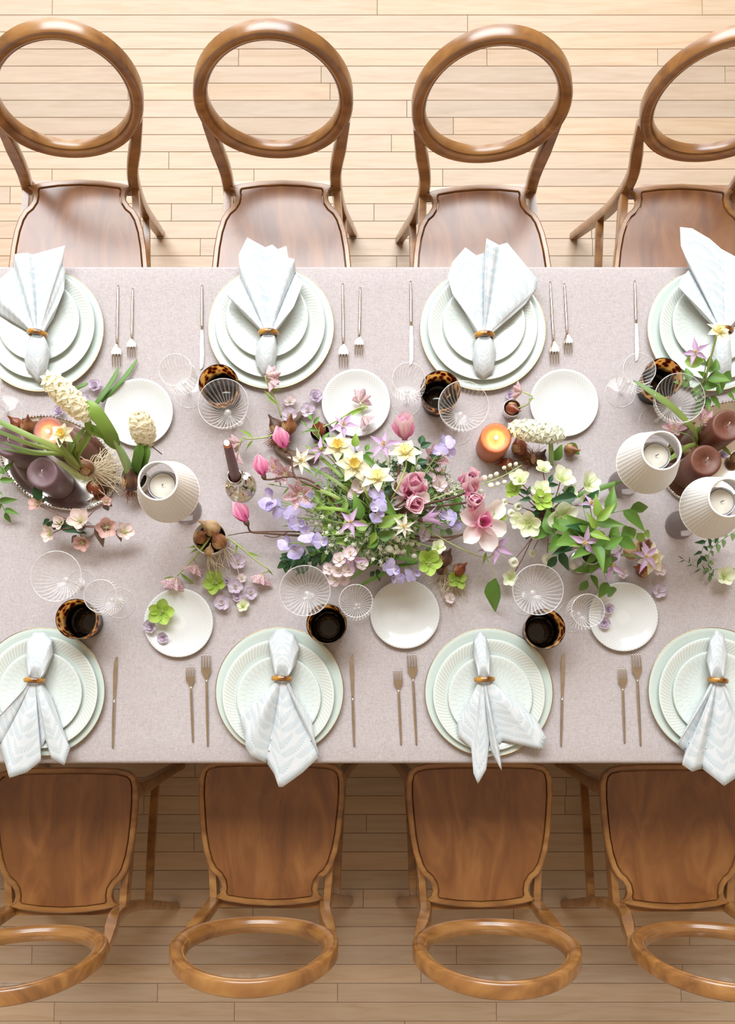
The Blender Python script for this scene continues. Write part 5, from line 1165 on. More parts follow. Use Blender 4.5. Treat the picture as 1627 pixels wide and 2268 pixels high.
# white bell spikes
def bells(label, path, n, s, base=None, seed=1, spread=0.012):
    rr = random.Random(seed); pts = ([Vector(base)] if base is not None else []) + [T(*q) for q in path]; root = empty('bellflower', pts[0], label=label, cat='flower', group='white bell spikes'); stem_part(root, pts, [0.0016, 0.001], 'stem_pale'); fp = smooth_path(pts, 8)
    for i in range(n):
        t = 0.45 + 0.55 * i / n; k = min(int(t * (len(fp) - 1)), len(fp) - 2); d = (fp[k + 1] - fp[k]).normalized(); sd = d.cross(Vector((0, 0, 1))).normalized() * (1 if i % 2 else -1)
        c = fp[k] + sd * spread * rr.uniform(0.7, 1.2) + Vector((0, 0, rr.uniform(-0.004, 0.004))); blossom(root, 'bell', c, sd + Vector((0, 0, -0.2)), s * (1.15 - 0.6 * t) * rr.uniform(0.85, 1.1), rr); stem_part(root, [fp[k], c], 0.0005, 'stem_pale', 'side_stem')
    return root
bells('arching spike of white bells pointing at the orange candle', [(960, 1105, 0.14), (1050, 1078, 0.125), (1110, 1056, 0.11), (1155, 1030, 0.10)], 15, 0.019, bc(), 1)
bells('short spike of white bells at the front of the heart', [(855, 1195, 0.14), (890, 1212, 0.12), (940, 1222, 0.09)], 12, 0.024, bc(), 2)
bells('second short spike of white bells behind the front ones', [(850, 1185, 0.13), (860, 1210, 0.12), (835, 1225, 0.10)], 10, 0.022, bc(), 3)
bells('left spike of small white bells below the sweet peas', [(800, 1180, 0.13), (720, 1150, 0.10), (675, 1140, 0.09)], 14, 0.020, bc(), 4)
bells('small white bells low beside the ivy', [(800, 1190, 0.12), (745, 1190, 0.09), (700, 1160, 0.08)], 12, 0.019, bc(), 5)
# big leaves and leafy stems
for i, (lb, a, b, key, mat, s) in enumerate([
    ('large upright green leaf in the middle of the arrangement', (822, 1090, 0.19), (884, 1150, 0.20), 'leaf', 'l_green', 0.082), ('large bright leaf crossing the heart of the arrangement', (838, 1168, 0.19), (896, 1134, 0.20), 'leaf', 'l_bright', 0.064),
    ('small pointed leaf above the daffodils', (785, 990, 0.17), (788, 962, 0.18), 'leafwide', 'l_bright', 0.030), ('dark leaf right of the two daffodils', (795, 1015, 0.15), (832, 1028, 0.16), 'leafwide', 'l_green', 0.040),
    ('small round leaf left of the heart', (815, 1165, 0.18), (782, 1163, 0.18), 'leafround', 'l_bright', 0.030), ('oval leaf at the front left of the heart', (838, 1200, 0.17), (812, 1210, 0.16), 'leafwide', 'l_green', 0.032),
    ('oval leaf at the front right of the heart', (840, 1192, 0.17), (876, 1178, 0.18), 'leafwide', 'l_green', 0.038), ('light leaf standing below the heart', (832, 1178, 0.18), (820, 1205, 0.17), 'leaf', 'l_bright', 0.036),
    ('dark leaf under the lilac spike', (800, 1130, 0.16), (776, 1108, 0.17), 'leaf', 'l_dark', 0.044), ('tall dark leaf left of the lilac spike', (800, 1150, 0.17), (786, 1100, 0.19), 'leaf', 'l_green', 0.062)]):
    rr = random.Random(i); A_ = T(*a); o = empty('broad_leaf', A_, label=lb, cat='leaf', group='broad leaves in the arrangement'); B_ = T(*b); leaf_at(o, A_, B_ - A_, s, key, mat, rr, roll=rr.uniform(-0.2, 0.2))
    st0 = bc(); stem_part(o, [A_, A_.lerp(st0, 0.4) + Vector((0, 0, -0.01)), st0], 0.0011, 'stem_green')
def cs(lb, path, n, size, key, mat, seed, **kw): return sprig('leafy_stem', lb, 'foliage', path, n, size, key, mat, base=bc(), group='leafy stems in the arrangement', seed=seed, **kw)
cs('rose-leaf sprig under the buff fritillary, upper right', [(900, 1090, 0.13), (940, 1040, 0.12), (965, 1015, 0.10)], 7, 0.036, 'leafwide', 'l_dark', 1)
cs('leafy sprig beside the top magnolia', [(900, 1080, 0.14), (925, 1020, 0.13), (932, 985, 0.12)], 6, 0.036, 'leafwide', 'l_dark', 2)
cs('fine leafy sprig at the upper left under the bark', [(790, 1080, 0.14), (730, 1000, 0.12), (680, 945, 0.10)], 9, 0.034, 'leafslim', 'l_green', 3)
cs('green leafy sprig left of the clematis pair', [(780, 1070, 0.14), (720, 985, 0.12), (690, 930, 0.09)], 8, 0.030, 'leaf', 'l_green', 4)
cs('fine leafy sprig running left under the deep pink bud', [(770, 1120, 0.13), (680, 1090, 0.10), (610, 1075, 0.08)], 10, 0.030, 'leafslim', 'l_bright', 5)
cs('grassy sprig left of the heart', [(790, 1120, 0.15), (740, 1090, 0.14), (690, 1050, 0.12)], 10, 0.040, 'leafslim', 'l_green', 6)
cs('bright leafy sprig at the left of the heart', [(790, 1140, 0.15), (740, 1120, 0.13), (700, 1110, 0.11)], 8, 0.044, 'leaf', 'l_bright', 7)
cs('fern-like sprig between sweet peas and twig', [(780, 1160, 0.13), (700, 1165, 0.10), (640, 1165, 0.08)], 10, 0.026, 'leafslim', 'l_sage', 8)
cs('leafy sprig at the front left of the arrangement', [(800, 1190, 0.13), (750, 1215, 0.10), (700, 1225, 0.07)], 8, 0.034, 'leaf', 'l_green', 9)
cs('leafy sprig at the front under the bells', [(840, 1210, 0.13), (850, 1240, 0.10), (830, 1265, 0.07)], 7, 0.034, 'leaf', 'l_dark', 10)
cs('leafy sprig at the front right of the arrangement', [(880, 1195, 0.13), (920, 1215, 0.10), (960, 1230, 0.07)], 8, 0.034, 'leaf', 'l_green', 11)
cs('leafy sprig right of the heart under the clematis bud', [(890, 1150, 0.14), (940, 1160, 0.11), (985, 1175, 0.08)], 8, 0.034, 'leafwide', 'l_sage', 12)
cs('dark leafy sprig deep behind the heart', [(840, 1110, 0.15), (850, 1070, 0.14), (870, 1030, 0.11)], 8, 0.040, 'leaf', 'l_dark', 13)
cs('leafy sprig behind the daffodils', [(820, 1090, 0.14), (800, 1040, 0.12), (810, 1000, 0.10)], 8, 0.036, 'leaf', 'l_green', 14)
cs('sage sprig below the blush larkspur, right', [(900, 1120, 0.13), (960, 1095, 0.10), (1005, 1090, 0.08)], 8, 0.030, 'leafwide', 'l_sage', 15)
cs('dark ivy spray at the lower left of the arrangement', [(760, 1205, 0.09), (700, 1225, 0.06), (655, 1235, 0.05), (635, 1245, 0.045)], 13, 0.036, 'leafwide', 'l_dark', 16, start=0.35, side=0.7)
cs('dark ivy spray beneath the sweet peas', [(750, 1215, 0.08), (700, 1238, 0.05), (665, 1252, 0.035)], 9, 0.034, 'leafwide', 'l_dark', 17, start=0.4, side=0.7)
GL = 'plain green leaf sprig deep inside the centre arrangement'
for i in range(22):
    a_ = i * 2.39996; rr = random.Random(900 + i); d_ = Vector((math.cos(a_) * 1.2, math.sin(a_) * 0.9, 0)); R_ = 0.05 + 0.10 * ((i * 0.618) % 1)
    e_ = BC + d_ * R_ + Vector((0, 0, 0.16 - 0.55 * R_)); s_ = bc(); m_ = s_.lerp(e_, 0.5) + Vector((0, 0, 0.015))
    root = empty('leafy_stem', s_, label=GL, cat='foliage', group='inner leaf sprigs of the centre arrangement'); stem_part(root, [s_, m_, e_], 0.001, 'stem_green'); fp = smooth_path([s_, m_, e_], 8)
    key, mat = rr.choice([('leaf', 'l_green'), ('leaf', 'l_dark'), ('leafwide', 'l_green'), ('leafslim', 'l_bright'), ('leaf', 'l_bright')])
    for j in range(6):
        k = 6 + j * 2 if 6 + j * 2 < len(fp) - 1 else len(fp) - 2; d = (fp[k + 1] - fp[k]).normalized(); sd = d.cross(Vector((0, 0, 1))).normalized() * (1 if j % 2 else -1)
        leaf_at(root, fp[k], d * 0.6 + sd * 0.8 + Vector((0, 0, rr.uniform(0, 0.5))), 0.040 * rr.uniform(0.7, 1.2), key, mat, rr, roll=rr.uniform(-0.4, 0.4))
FL = 'fine filler sprig with tiny white blossoms inside the centre arrangement'
def filler(ang, reach, seed):
    rr = random.Random(seed); a = bc(); d = Vector((math.cos(ang), math.sin(ang), 0)); e = BC + d * reach + Vector((0, 0, 0.075 + (0.19 - reach) * 0.45 * rr.uniform(0.6, 1.1)))
    root = empty('filler_sprig', a, label=FL, cat='foliage', group='filler sprigs in the centre arrangement'); m = a.lerp(e, 0.5) + Vector((0, 0, 0.02)); fp = smooth_path([a, m, e], 8)
    sm, nd, bl = MB(), MB(), MB(); sm.add(*tube([a, m, e], [0.0011, 0.0008, 0.0005], 5, 4))
    for i in range(9):
        k = 5 + i * (len(fp) - 6) // 9; p0 = fp[k]; q = p0 + Vector((rr.gauss(0, 1), rr.gauss(0, 1), rr.uniform(0.1, 1.2))).normalized() * rr.uniform(0.012, 0.028) + d * 0.01
        sm.add(*tube([p0, q], 0.0004, 4, 2))
        for j in range(5):
            s_ = p0.lerp(q, rr.uniform(0.2, 1)); w_ = Vector((rr.gauss(0, 1), rr.gauss(0, 1), rr.gauss(0.3, 0.6))).normalized() * rr.uniform(0.010, 0.019); sd = w_.cross(Vector((0, 0, 1))).normalized() * 0.0016
            nd.add([s_, s_ + w_ * 0.5 + sd, s_ + w_, s_ + w_ * 0.5 - sd], [(0, 1, 2, 3)], [(0, .5), (.5, 0), (1, .5), (.5, 1)])
        F = frame(q, Vector((rr.gauss(0, 0.4), rr.gauss(0, 0.4), 1)), rr.uniform(0, 6)); R = rr.uniform(0.0040, 0.0062)
        v, uvs = [(0, 0, 0)], [(0.0, 0.5)]
        for t in range(20): aa = 2 * PI * t / 20; rad = R * (1.0 if t % 4 in (1, 2) else (0.8 if t % 4 == 3 else 0.45)); v.append((rad * math.cos(aa), rad * math.sin(aa), rad * 0.25)); uvs.append((0.9, 0.5))
        bl.add([F @ Vector(x) for x in v], [(0, 1 + t, 1 + (t + 1) % 20) for t in range(20)], uvs)
        v, f = lathe([(0.0012, 0), (0.0014, 0.001), (0.0003, 0.002)], 6); bl.add([F @ Vector(x) for x in v], f, [(0.0, 0.5)] * len(v))
    for mb, nm, mt in ((sm, 'stem', 'stem_green'), (nd, 'needles', 'l_sage'), (bl, 'blossoms', 'p_white')):
        mb.v = [x - a for x in mb.v]; o = ob(nm, mb.build(nm, mt), root)
        if nm != 'stem': o['kind'] = 'stuff'
for i in range(64): filler(i * 2.39996, 0.055 + 0.115 * ((i * 0.618) % 1) * (1.35 if abs(math.cos(i * 2.39996)) > 0.6 else 0.85), 500 + i)
# arching grassy leaves at the front
for lb, pts, w_ in [('long arching strap leaf sweeping over the near coupe glass', [(925, 1245, 0.11), (880, 1235, 0.12), (830, 1243, 0.10), (774, 1284, 0.06)], 0.010), ('second arching strap leaf, lower, ending above the near wine glass', [(925, 1246, 0.10), (880, 1255, 0.10), (830, 1280, 0.07), (790, 1300, 0.04)], 0.008)]:
    o = empty('strap_leaf', T(*pts[0]), label=lb, cat='leaf', group='strap leaves'); strap(o, pts, w_, 'l_green')
    A_ = T(*pts[0]); stem_part(o, [A_, A_.lerp(BC + Vector((0.03, -0.02, 0.07)), 0.5), BC + Vector((0.03, -0.02, 0.07))], 0.0014, 'stem_green')

for i, (x0, y0, x1, y1) in enumerate([(800, 1110, 675, 985), (805, 1120, 690, 1035), (800, 1125, 705, 965), (795, 1130, 660, 1070), (810, 1105, 735, 960), (880, 1115, 925, 1000), (800, 1140, 690, 1125)]):
    o = empty('strap_leaf', T(x0, y0, 0.13), label='narrow yellow-green leaf blade in the upper half of the centre arrangement', cat='leaf', group='narrow leaf blades of the arrangement')
    xm, ym = (x0 + x1) / 2, (y0 + y1) / 2; strap(o, [(x0, y0, 0.12), (xm + 6, ym - 4, hh(xm, ym, 0.01)), (x1, y1, hh(x1, y1, 0.0))], 0.0075, 'l_strap' if i % 2 else 'l_bright')
    A_ = T(x0, y0, 0.12); E_ = bc(); stem_part(o, [A_, A_.lerp(E_, 0.5), E_], 0.0016, 'stem_pale')
# ================================================================ fritillaries growing from the bulbs
def frit(label, bl, stem, leaves=(), **kw): return flower('frit', label, [b[:3] + (b[3] * 1.2, b[4] * 1.2 - 0.15, b[5], -0.22) for b in bl], stem=stem, group='fritillaries', smat='stem_pale', sr=[0.002, 0.0015], leaves=leaves, lkey='leafslim', lmat='l_bright', **kw)
frit('fritillary bending up onto the second far charger plate', [(590, 832, 0.075, 0.2, 0.2, 0.036), (596, 845, 0.07, 0.5, -0.3, 0.032)], [(623, 925, 0.03), (612, 890, 0.05), (592, 852, 0.07)], [(605, 880, 0.055, 583, 862, 0.05), (612, 895, 0.05, 580, 868, 0.045), (600, 865, 0.06, 625, 862, 0.05)])
frit('fritillary lying left towards the taper flame', [(533, 980, 0.05, -0.6, 0.1, 0.034), (526, 1003, 0.05, -0.3, -0.5, 0.036)], [(620, 955, 0.03), (590, 968, 0.045), (550, 972, 0.05), (536, 968, 0.05)], [(560, 970, 0.05, 525, 943, 0.04), (560, 975, 0.05, 540, 1000, 0.04)])
frit('speckled fritillary lying on the far middle bread plate', [(796, 892, 0.04, 0.1, 0.4, 0.038), (803, 922, 0.035, 0.4, -0.4, 0.034)], [(712, 947, 0.045), (745, 932, 0.05), (790, 905, 0.045), (812, 900, 0.04)], [(760, 925, 0.05, 735, 945, 0.045), (765, 922, 0.05, 820, 898, 0.04)])
frit('pale fritillary from the tiny cup beside the far right bread plate', [(1155, 868, 0.055, -0.4, 0.3, 0.030)], [(1142, 905, 0.035), (1165, 897, 0.05), (1178, 880, 0.06), (1168, 872, 0.06)], [(1170, 885, 0.055, 1188, 880, 0.05)])
frit('fritillary trailing down left from the cream pot', [(391, 1280, 0.02, -0.2, -0.4, 0.042)], [(462, 1190, 0.06), (435, 1230, 0.045), (405, 1262, 0.03)], [(445, 1210, 0.05, 408, 1212, 0.05), (445, 1215, 0.05, 465, 1236, 0.04), (385, 1278, 0.015, 356, 1283, 0.005), (400, 1270, 0.02, 435, 1300, 0.004)])
frit('second fritillary trailing from the cream pot with a pale bell', [(434, 1248, 0.03, -0.2, -0.3, 0.036)], [(466, 1190, 0.06), (448, 1215, 0.055), (430, 1238, 0.04)], [(450, 1212, 0.05, 412, 1225, 0.04)])
frit('fritillary arching right from the cream pot', [(582, 1272, 0.02, -0.2, -0.4, 0.036)], [(498, 1188, 0.055), (530, 1210, 0.055), (565, 1240, 0.045), (595, 1262, 0.035)], [(540, 1218, 0.05, 520, 1198, 0.05), (545, 1225, 0.05, 582, 1232, 0.04), (595, 1262, 0.03, 606, 1278, 0.015), (525, 1205, 0.05, 520, 1235, 0.045)])
# hyacinths
h1 = empty('hyacinth', T(292, 1058, 0.05), label='tall cream hyacinth bending left over the tray from its pot', cat='hyacinth', group='hyacinths')
stem_part(h1, [T(292, 1058, 0.05), T(275, 1015, 0.09), T(250, 972, 0.13), T(205, 925, 0.17), T(165, 893, 0.20), T(150, 880, 0.21)], [0.012, 0.010, 0.0065, 0.0055, 0.005, 0.004], 'hyacinth_stem')
hyacinth_head(h1, T(150, 880, 0.205), T(136, 862, 0.22) - T(190, 915, 0.18), 0.094, 0.031, 54, 'p_hyacinth', 21)
for pts, w_ in (([(258, 986, 0.12), (238, 950, 0.16), (212, 912, 0.185), (193, 888, 0.19)], 0.030), ([(262, 990, 0.11), (235, 965, 0.13), (205, 952, 0.145), (188, 935, 0.155)], 0.022), ([(262, 992, 0.11), (240, 975, 0.12), (228, 968, 0.13)], 0.020)): strap(h1, pts, w_, 'l_bright')
h2 = empty('hyacinth', T(306, 1050, 0.05), label='short upright cream hyacinth in front of the left bread plate', cat='hyacinth', group='hyacinths')
stem_part(h2, [T(306, 1050, 0.05), T(310, 1005, 0.09), T(314, 968, 0.12)], [0.007, 0.006, 0.005], 'hyacinth_stem'); hyacinth_head(h2, T(315, 950, 0.125), Vector((0.02, 0.45, 0.9)), 0.066, 0.033, 46, 'p_hyacinth', 22)
for pts, w_ in (([(300, 1048, 0.06), (308, 1010, 0.10), (312, 982, 0.12)], 0.024), ([(312, 1048, 0.06), (322, 1012, 0.10), (326, 985, 0.11)], 0.022)): strap(h2, pts, w_, 'l_green')
tg = empty('twine', T(330, 980, 0.10), label='loose brown dry stalk beside the short hyacinth', cat='stalk'); stem_part(tg, [T(326, 982, 0.10), T(338, 990, 0.09), T(358, 1006, 0.07)], 0.0012, 'stem_brown')
h3 = empty('hyacinth', T(1222, 1040, 0.0), label='white hyacinth bent left beside the far right bread plate', cat='hyacinth', group='hyacinths')
stem_part(h3, [T(1220, 1030, 0.03), T(1220, 1000, 0.06), T(1215, 970, 0.075), T(1185, 955, 0.08), T(1160, 950, 0.08)], [0.0065, 0.006, 0.005, 0.004, 0.003], 'hyacinth_stem'); hyacinth_head(h3, T(1188, 956, 0.085), T(1150, 948, 0.08) - T(1230, 960, 0.08), 0.098, 0.029, 50, 'p_white', 23)
for a_, b_ in (((1228, 1020, 0.02), (1244, 985, 0.04)), ((1255, 985, 0.025), (1280, 1002, 0.02))): leaf_at(h3, T(*a_), T(*b_) - T(*a_), 0.040, 'leafwide', 'l_green', _rb)
# daffodil and leaves growing from the rooty bulb on the left tray
dl = flower('daffodil', 'yellow daffodil leaning over the lit candle on the left tray', [(138, 962, 0.155, -0.1, 0.2, 0.056)], stem=[(180, 1040, 0.05), (160, 1005, 0.10), (148, 978, 0.14)], smat='stem_pale', sr=0.003, group='tray daffodil')
st_ = empty('bulb_leaves', T(183, 1042, 0.05), label='fan of long strap leaves growing from the rooty bulb on the tray', cat='leaves')
for pts, w_ in (([(182, 1042, 0.05), (145, 1003, 0.13), (70, 968, 0.17), (0, 935, 0.17), (-40, 915, 0.16)], 0.012), ([(182, 1042, 0.05), (140, 1002, 0.12), (70, 985, 0.15), (0, 957, 0.15), (-40, 945, 0.14)], 0.009), ([(182, 1042, 0.05), (140, 1008, 0.11), (70, 1000, 0.13), (0, 978, 0.13)], 0.008), ([(182, 1042, 0.05), (140, 1009, 0.10), (70, 1005, 0.12), (0, 992, 0.12)], 0.007),
                  ([(184, 1044, 0.05), (172, 1010, 0.10), (196, 965, 0.14), (198, 925, 0.15)], 0.017), ([(183, 1042, 0.05), (165, 1008, 0.10), (170, 975, 0.14), (190, 945, 0.15)], 0.014), ([(180, 1040, 0.06), (150, 1012, 0.11), (158, 990, 0.13), (165, 975, 0.13)], 0.016), ([(176, 1034, 0.08), (140, 992, 0.15), (128, 970, 0.18)], 0.006)): strap(st_, pts, w_, 'l_strap')
lf = empty('tulip_leaves', T(205, 905, 0.0), label='green pointed leaves lying between forks and far left bread plate', cat='leaves')
for pts, w_ in (([(205, 905, 0.02), (228, 875, 0.02), (250, 842, 0.015), (263, 813, 0.01)], 0.011), ([(225, 890, 0.01), (262, 852, 0.016), (285, 825, 0.012), (304, 795, 0.008)], 0.010), ([(168, 862, 0.02), (182, 855, 0.02), (196, 848, 0.015)], 0.008)): strap(lf, pts, w_, 'l_green')
# pink hellebores in a little bud vase in front of the left tray
c = T(186, 1170, 0.03); r = empty('bud_vase', (c.x, c.y, TZ), label='tiny silver bud vase holding pink hellebores below the left tray', cat='vase')
ob('vase_body', mesh('vase_body', *lathe([(0.0005, 0), (0.014, 0), (0.018, 0.006), (0.019, 0.022), (0.012, 0.038), (0.010, 0.05), (0.013, 0.056), (0.0115, 0.055), (0.008, 0.05), (0.0005, 0.03)], 28), 'brushed_silver'), r)
VB = Vector((c.x, c.y, TZ + 0.052)); hp = dict(base=VB, group='pink hellebores', smat='stem_red', sr=0.0011, lmat='l_bronze')
flower('hellpink', 'palest pink hellebore, widest bloom above the bud vase', [(180, 1155, 0.085, -0.1, 0.3, 0.062)], **hp)
flower('hellrose', 'coral pink hellebore hanging right of the bud vase', [(237, 1168, 0.06, 0.2, -0.3, 0.056)], leaves=[(215, 1160, 0.07, 230, 1215, 0.05)], **hp)
flower('hellpink', 'small pink hellebore at the right end below the tray', [(274, 1178, 0.05, 0.7, 0.1, 0.048)], leaves=[(262, 1170, 0.055, 268, 1203, 0.04)], lkey='leaf', **{k: v for k, v in hp.items()})
flower('hellrose', 'coral hellebore hanging lowest below the bud vase', [(184, 1200, 0.05, -0.1, -0.6, 0.048)], leaves=[(170, 1185, 0.06, 155, 1205, 0.05)], **hp)
flower('hellpink', 'pink hellebore at the lower left below the tray', [(112, 1182, 0.05, -0.5, -0.2, 0.046)], leaves=[(135, 1165, 0.06, 92, 1160, 0.05), (130, 1160, 0.06, 190, 1180, 0.06)], **{**hp, 'lmat': 'l_dark'})
flower('hellrose', 'dark pink hellebore against the tray rim, upper left', [(85, 1118, 0.07, -0.4, 0.3, 0.046)], leaves=[(85, 1110, 0.08, 82, 1055, 0.10), (92, 1112, 0.08, 108, 1100, 0.08)], **{**hp, 'lmat': 'l_dark'})
flower('hellpink', 'pink hellebore half hidden left of the widest bloom', [(135, 1160, 0.06, -0.3, 0.2, 0.040)], leaves=[(110, 1150, 0.06, 90, 1165, 0.05)], **{**hp, 'lmat': 'l_dark'})
flower('hellrose', 'dusky hellebore bud at the lower right of the tray rim', [(235, 1112, 0.06, 0.3, 0.2, 0.028)], leaves=[(230, 1108, 0.06, 250, 1122, 0.05, 'leafwide'), (234, 1115, 0.06, 238, 1135, 0.04, 'leafwide')], **hp)
# foliage at the left picture edge
for i, (lb, pts) in enumerate([('green leafy stem entering at the left edge beside the candles', [(-40, 1090, 0.06), (-10, 1075, 0.07), (12, 1045, 0.07)]), ('green leafy stem hanging at the left edge below the tray', [(-40, 1095, 0.05), (-5, 1105, 0.05), (12, 1135, 0.03)])]):
    sprig('leafy_stem', lb, 'foliage', pts, 5, 0.040, 'leaf', 'l_green', group='edge foliage', seed=60 + i)
# ================================================================ green hellebores right of centre
c = T(1208, 1150, 0.05); r = empty('hellebore_pot', (c.x, c.y, TZ), label='small dark pot beneath the green-white hellebores', cat='pot')
ob('pot_body', mesh('pot_body', *lathe([(0.0005, 0), (0.020, 0), (0.026, 0.01), (0.030, 0.045), (0.028, 0.06), (0.026, 0.058), (0.0005, 0.045)], 32), 'stoneware'), r)
HB = Vector((c.x, c.y, TZ + 0.055)); hw_ = dict(base=HB, group='green-white hellebores', smat='stem_red', sr=0.0013)
for kind, lb, x, y, h, nx, ny, s in [
    ('hellwhite', 'topmost pale hellebore cup above the dark pot', 1203, 1042, 0.10, 0.0, 0.7, 0.042), ('hellwhite', 'white hellebore upper right of the dark pot', 1243, 1064, 0.12, 0.3, 0.4, 0.056), ('hellwhite', 'white hellebore at the far right of its group, in profile', 1300, 1074, 0.11, 0.5, 0.3, 0.058),
    ('hellwhite', 'white hellebore at the left facing the bell spike', 1152, 1066, 0.11, -0.4, 0.4, 0.048), ('hellwhite', 'cream hellebore just above the dark pot', 1196, 1088, 0.13, -0.1, 0.3, 0.044), ('hellwhite', 'large open white hellebore with stamens below the pot', 1240, 1146, 0.13, 0.2, -0.4, 0.074),
    ('hellwhite', 'white hellebore at the lower left of its group', 1172, 1160, 0.11, -0.2, -0.4, 0.060), ('hellwhite', 'small white hellebore at the far lower left of its group', 1150, 1154, 0.10, -0.5, -0.2, 0.042), ('hellgreen', 'olive green hellebore at the heart of its group', 1198, 1110, 0.14, 0.0, 0.1, 0.050),
    ('hellgreen', 'green hellebore at the upper left behind the white one', 1138, 1086, 0.09, -0.3, 0.2, 0.042), ('hellwhite', 'pale hellebore half hidden right of the heart', 1258, 1090, 0.11, 0.3, 0.2, 0.040), ('hellwhite', 'white hellebore peeping out above the clematis leaves', 1296, 1112, 0.08, 0.3, 0.2, 0.038)]:
    flower(kind, lb, [(x, y, h, nx, ny, s * 1.14)], **hw_)
for lb, x, y, s in [('pale hellebore bud at the far left of its group', 1131, 1137, 0.022), ('pale hellebore bud left of the dark pot', 1146, 1122, 0.024), ('brownish hellebore bud standing apart at the left', 1117, 1112, 0.018), ('drooping hellebore bud below the dark pot', 1186, 1185, 0.026), ('hellebore bud hanging over the near right coupe glass', 1136, 1246, 0.028), ('withering pale hellebore bud above the coupe', 1212, 1238, 0.032), ('pale bud hanging left of the coupe stem', 1178, 1225, 0.022)]:
    _r = flower('bell', lb, [(x, y, 0.085 if y < 1200 else 0.05, 0.2, -0.4, s)], base=HB, group='hellebore buds', smat='stem_red', sr=0.0009); _r.name = 'hellebore_bud'; _r['category'] = 'flower bud'
flower('hellwhite', 'blush white hellebore beside the near right coupe glass', [(1131, 1280, 0.03, -0.3, -0.2, 0.044)], base=HB, stem=[(1180, 1190, 0.07), (1155, 1240, 0.05)], group='green-white hellebores', smat='stem_red', sr=0.0011)
for i, pts in enumerate([[(1180, 1110, 0.10), (1165, 1095, 0.10)], [(1230, 1120, 0.11), (1255, 1105, 0.11)], [(1190, 1150, 0.10), (1175, 1175, 0.09)], [(1225, 1150, 0.10), (1228, 1185, 0.08)], [(1205, 1100, 0.10), (1215, 1070, 0.10)]]):
    sprig('hellebore_foliage', 'small jagged hellebore leaf sprig among the green-white blooms', 'foliage', pts, 4, 0.034, 'leaf', 'l_green' if i % 2 else 'l_dark', base=HB, group='hellebore leaf sprigs', seed=80 + i, smat='stem_red')
o = empty('strap_leaf', T(1262, 1104, 0.03), label='long strap leaf running from the hellebores under the right lamp', cat='leaf'); strap(o, [(1262, 1104, 0.02), (1300, 1090, 0.03), (1340, 1078, 0.035), (1385, 1062, 0.03)], 0.012, 'l_green')
# ================================================================ silver vase of clematis on the right
c = T(1283, 1245, 0.0); r = empty('silver_vase', (c.x, c.y, TZ), label='footed brushed silver vase of clematis above the near right bread plate', cat='vase')
ob('foot', mesh('foot', *capped([(0.028, 0), (0.0285, 0.002), (0.024, 0.005), (0.012, 0.010), (0.008, 0.018)], 36), 'brushed_silver'), r)
ob('vase_body', mesh('vase_body', *lathe([(0.008, 0.018), (0.012, 0.026), (0.024, 0.045), (0.028, 0.065), (0.024, 0.09), (0.020, 0.11), (0.024, 0.125), (0.0225, 0.125), (0.018, 0.11), (0.02, 0.07), (0.0005, 0.04)], 36), 'brushed_silver'), r)
VC = Vector((c.x, c.y, TZ + 0.118)); cg = dict(base=VC, group='clematis in the silver vase', smat='stem_green', sr=0.0012)
for lb, x, y, h, nx, ny, s in [('pink mauve clematis bell at the top of the silver vase', 1308, 1118, 0.18, 0.1, 0.7, 0.058), ('mauve clematis drooping over the silver vase itself', 1296, 1200, 0.19, -0.3, -0.5, 0.062), ('mauve clematis between vase and bread plate bulbs', 1352, 1250, 0.13, 0.1, -0.3, 0.074),
                              ('mauve clematis crossing the cream bloom at right', 1428, 1232, 0.09, 0.2, -0.1, 0.072)]:
    flower('clematis', lb, [(x, y, h, nx, ny, s)], **cg)
flower('daffpale', 'creamy wide-petalled bloom under the mauve clematis at right', [(1442, 1238, 0.055, 0.3, -0.1, 0.072)], base=VC, group='cream bloom', smat='stem_green')
for i, (lb, pts, n, s, key, mat) in enumerate([
    ('broad clematis leaf sprig reaching up right of the vase', [(1310, 1170, 0.16), (1345, 1140, 0.17), (1395, 1128, 0.15)], 4, 0.066, 'leaf', 'l_green'), ('clematis leaf sprig reaching left over the vase', [(1275, 1180, 0.16), (1245, 1185, 0.15), (1215, 1182, 0.13)], 4, 0.058, 'leafwide', 'l_green'),
    ('dark clematis leaf sprig lower left of the vase', [(1270, 1195, 0.14), (1250, 1210, 0.13), (1232, 1232, 0.11)], 3, 0.050, 'leaf', 'l_dark'), ('clematis leaf sprig right of the vase', [(1320, 1190, 0.16), (1350, 1200, 0.15), (1375, 1190, 0.14)], 4, 0.056, 'leafwide', 'l_green'),
    ('clematis leaf sprig falling in front of the vase', [(1315, 1220, 0.14), (1320, 1250, 0.10), (1300, 1285, 0.06)], 5, 0.050, 'leaf', 'l_green'), ('clematis leaf sprig hanging onto the bread plate', [(1320, 1225, 0.13), (1335, 1265, 0.09), (1348, 1300, 0.05)], 4, 0.046, 'leafwide', 'l_green'),
    ('narrow clematis leaf sprig standing above the vase', [(1300, 1160, 0.17), (1285, 1110, 0.16), (1270, 1095, 0.14)], 3, 0.062, 'leaf', 'l_dark'), ('clematis tendril with buds towards the right bulbs', [(1340, 1190, 0.15), (1380, 1180, 0.13), (1425, 1182, 0.10)], 4, 0.024, 'leafround', 'l_bright'),
    ('upright clematis leaf sprig at the vase mouth', [(1300, 1190, 0.19), (1320, 1170, 0.20), (1322, 1145, 0.21)], 4, 0.052, 'leaf', 'l_bright'), ('clematis leaf sprig over the vase shoulder', [(1305, 1205, 0.18), (1335, 1215, 0.18), (1352, 1235, 0.15)], 4, 0.052, 'leaf', 'l_green')]):
    sprig('clematis_foliage', lb, 'foliage', pts, n, s * 1.18, key, mat, base=VC, group='clematis leaves', seed=120 + i, side=0.8)
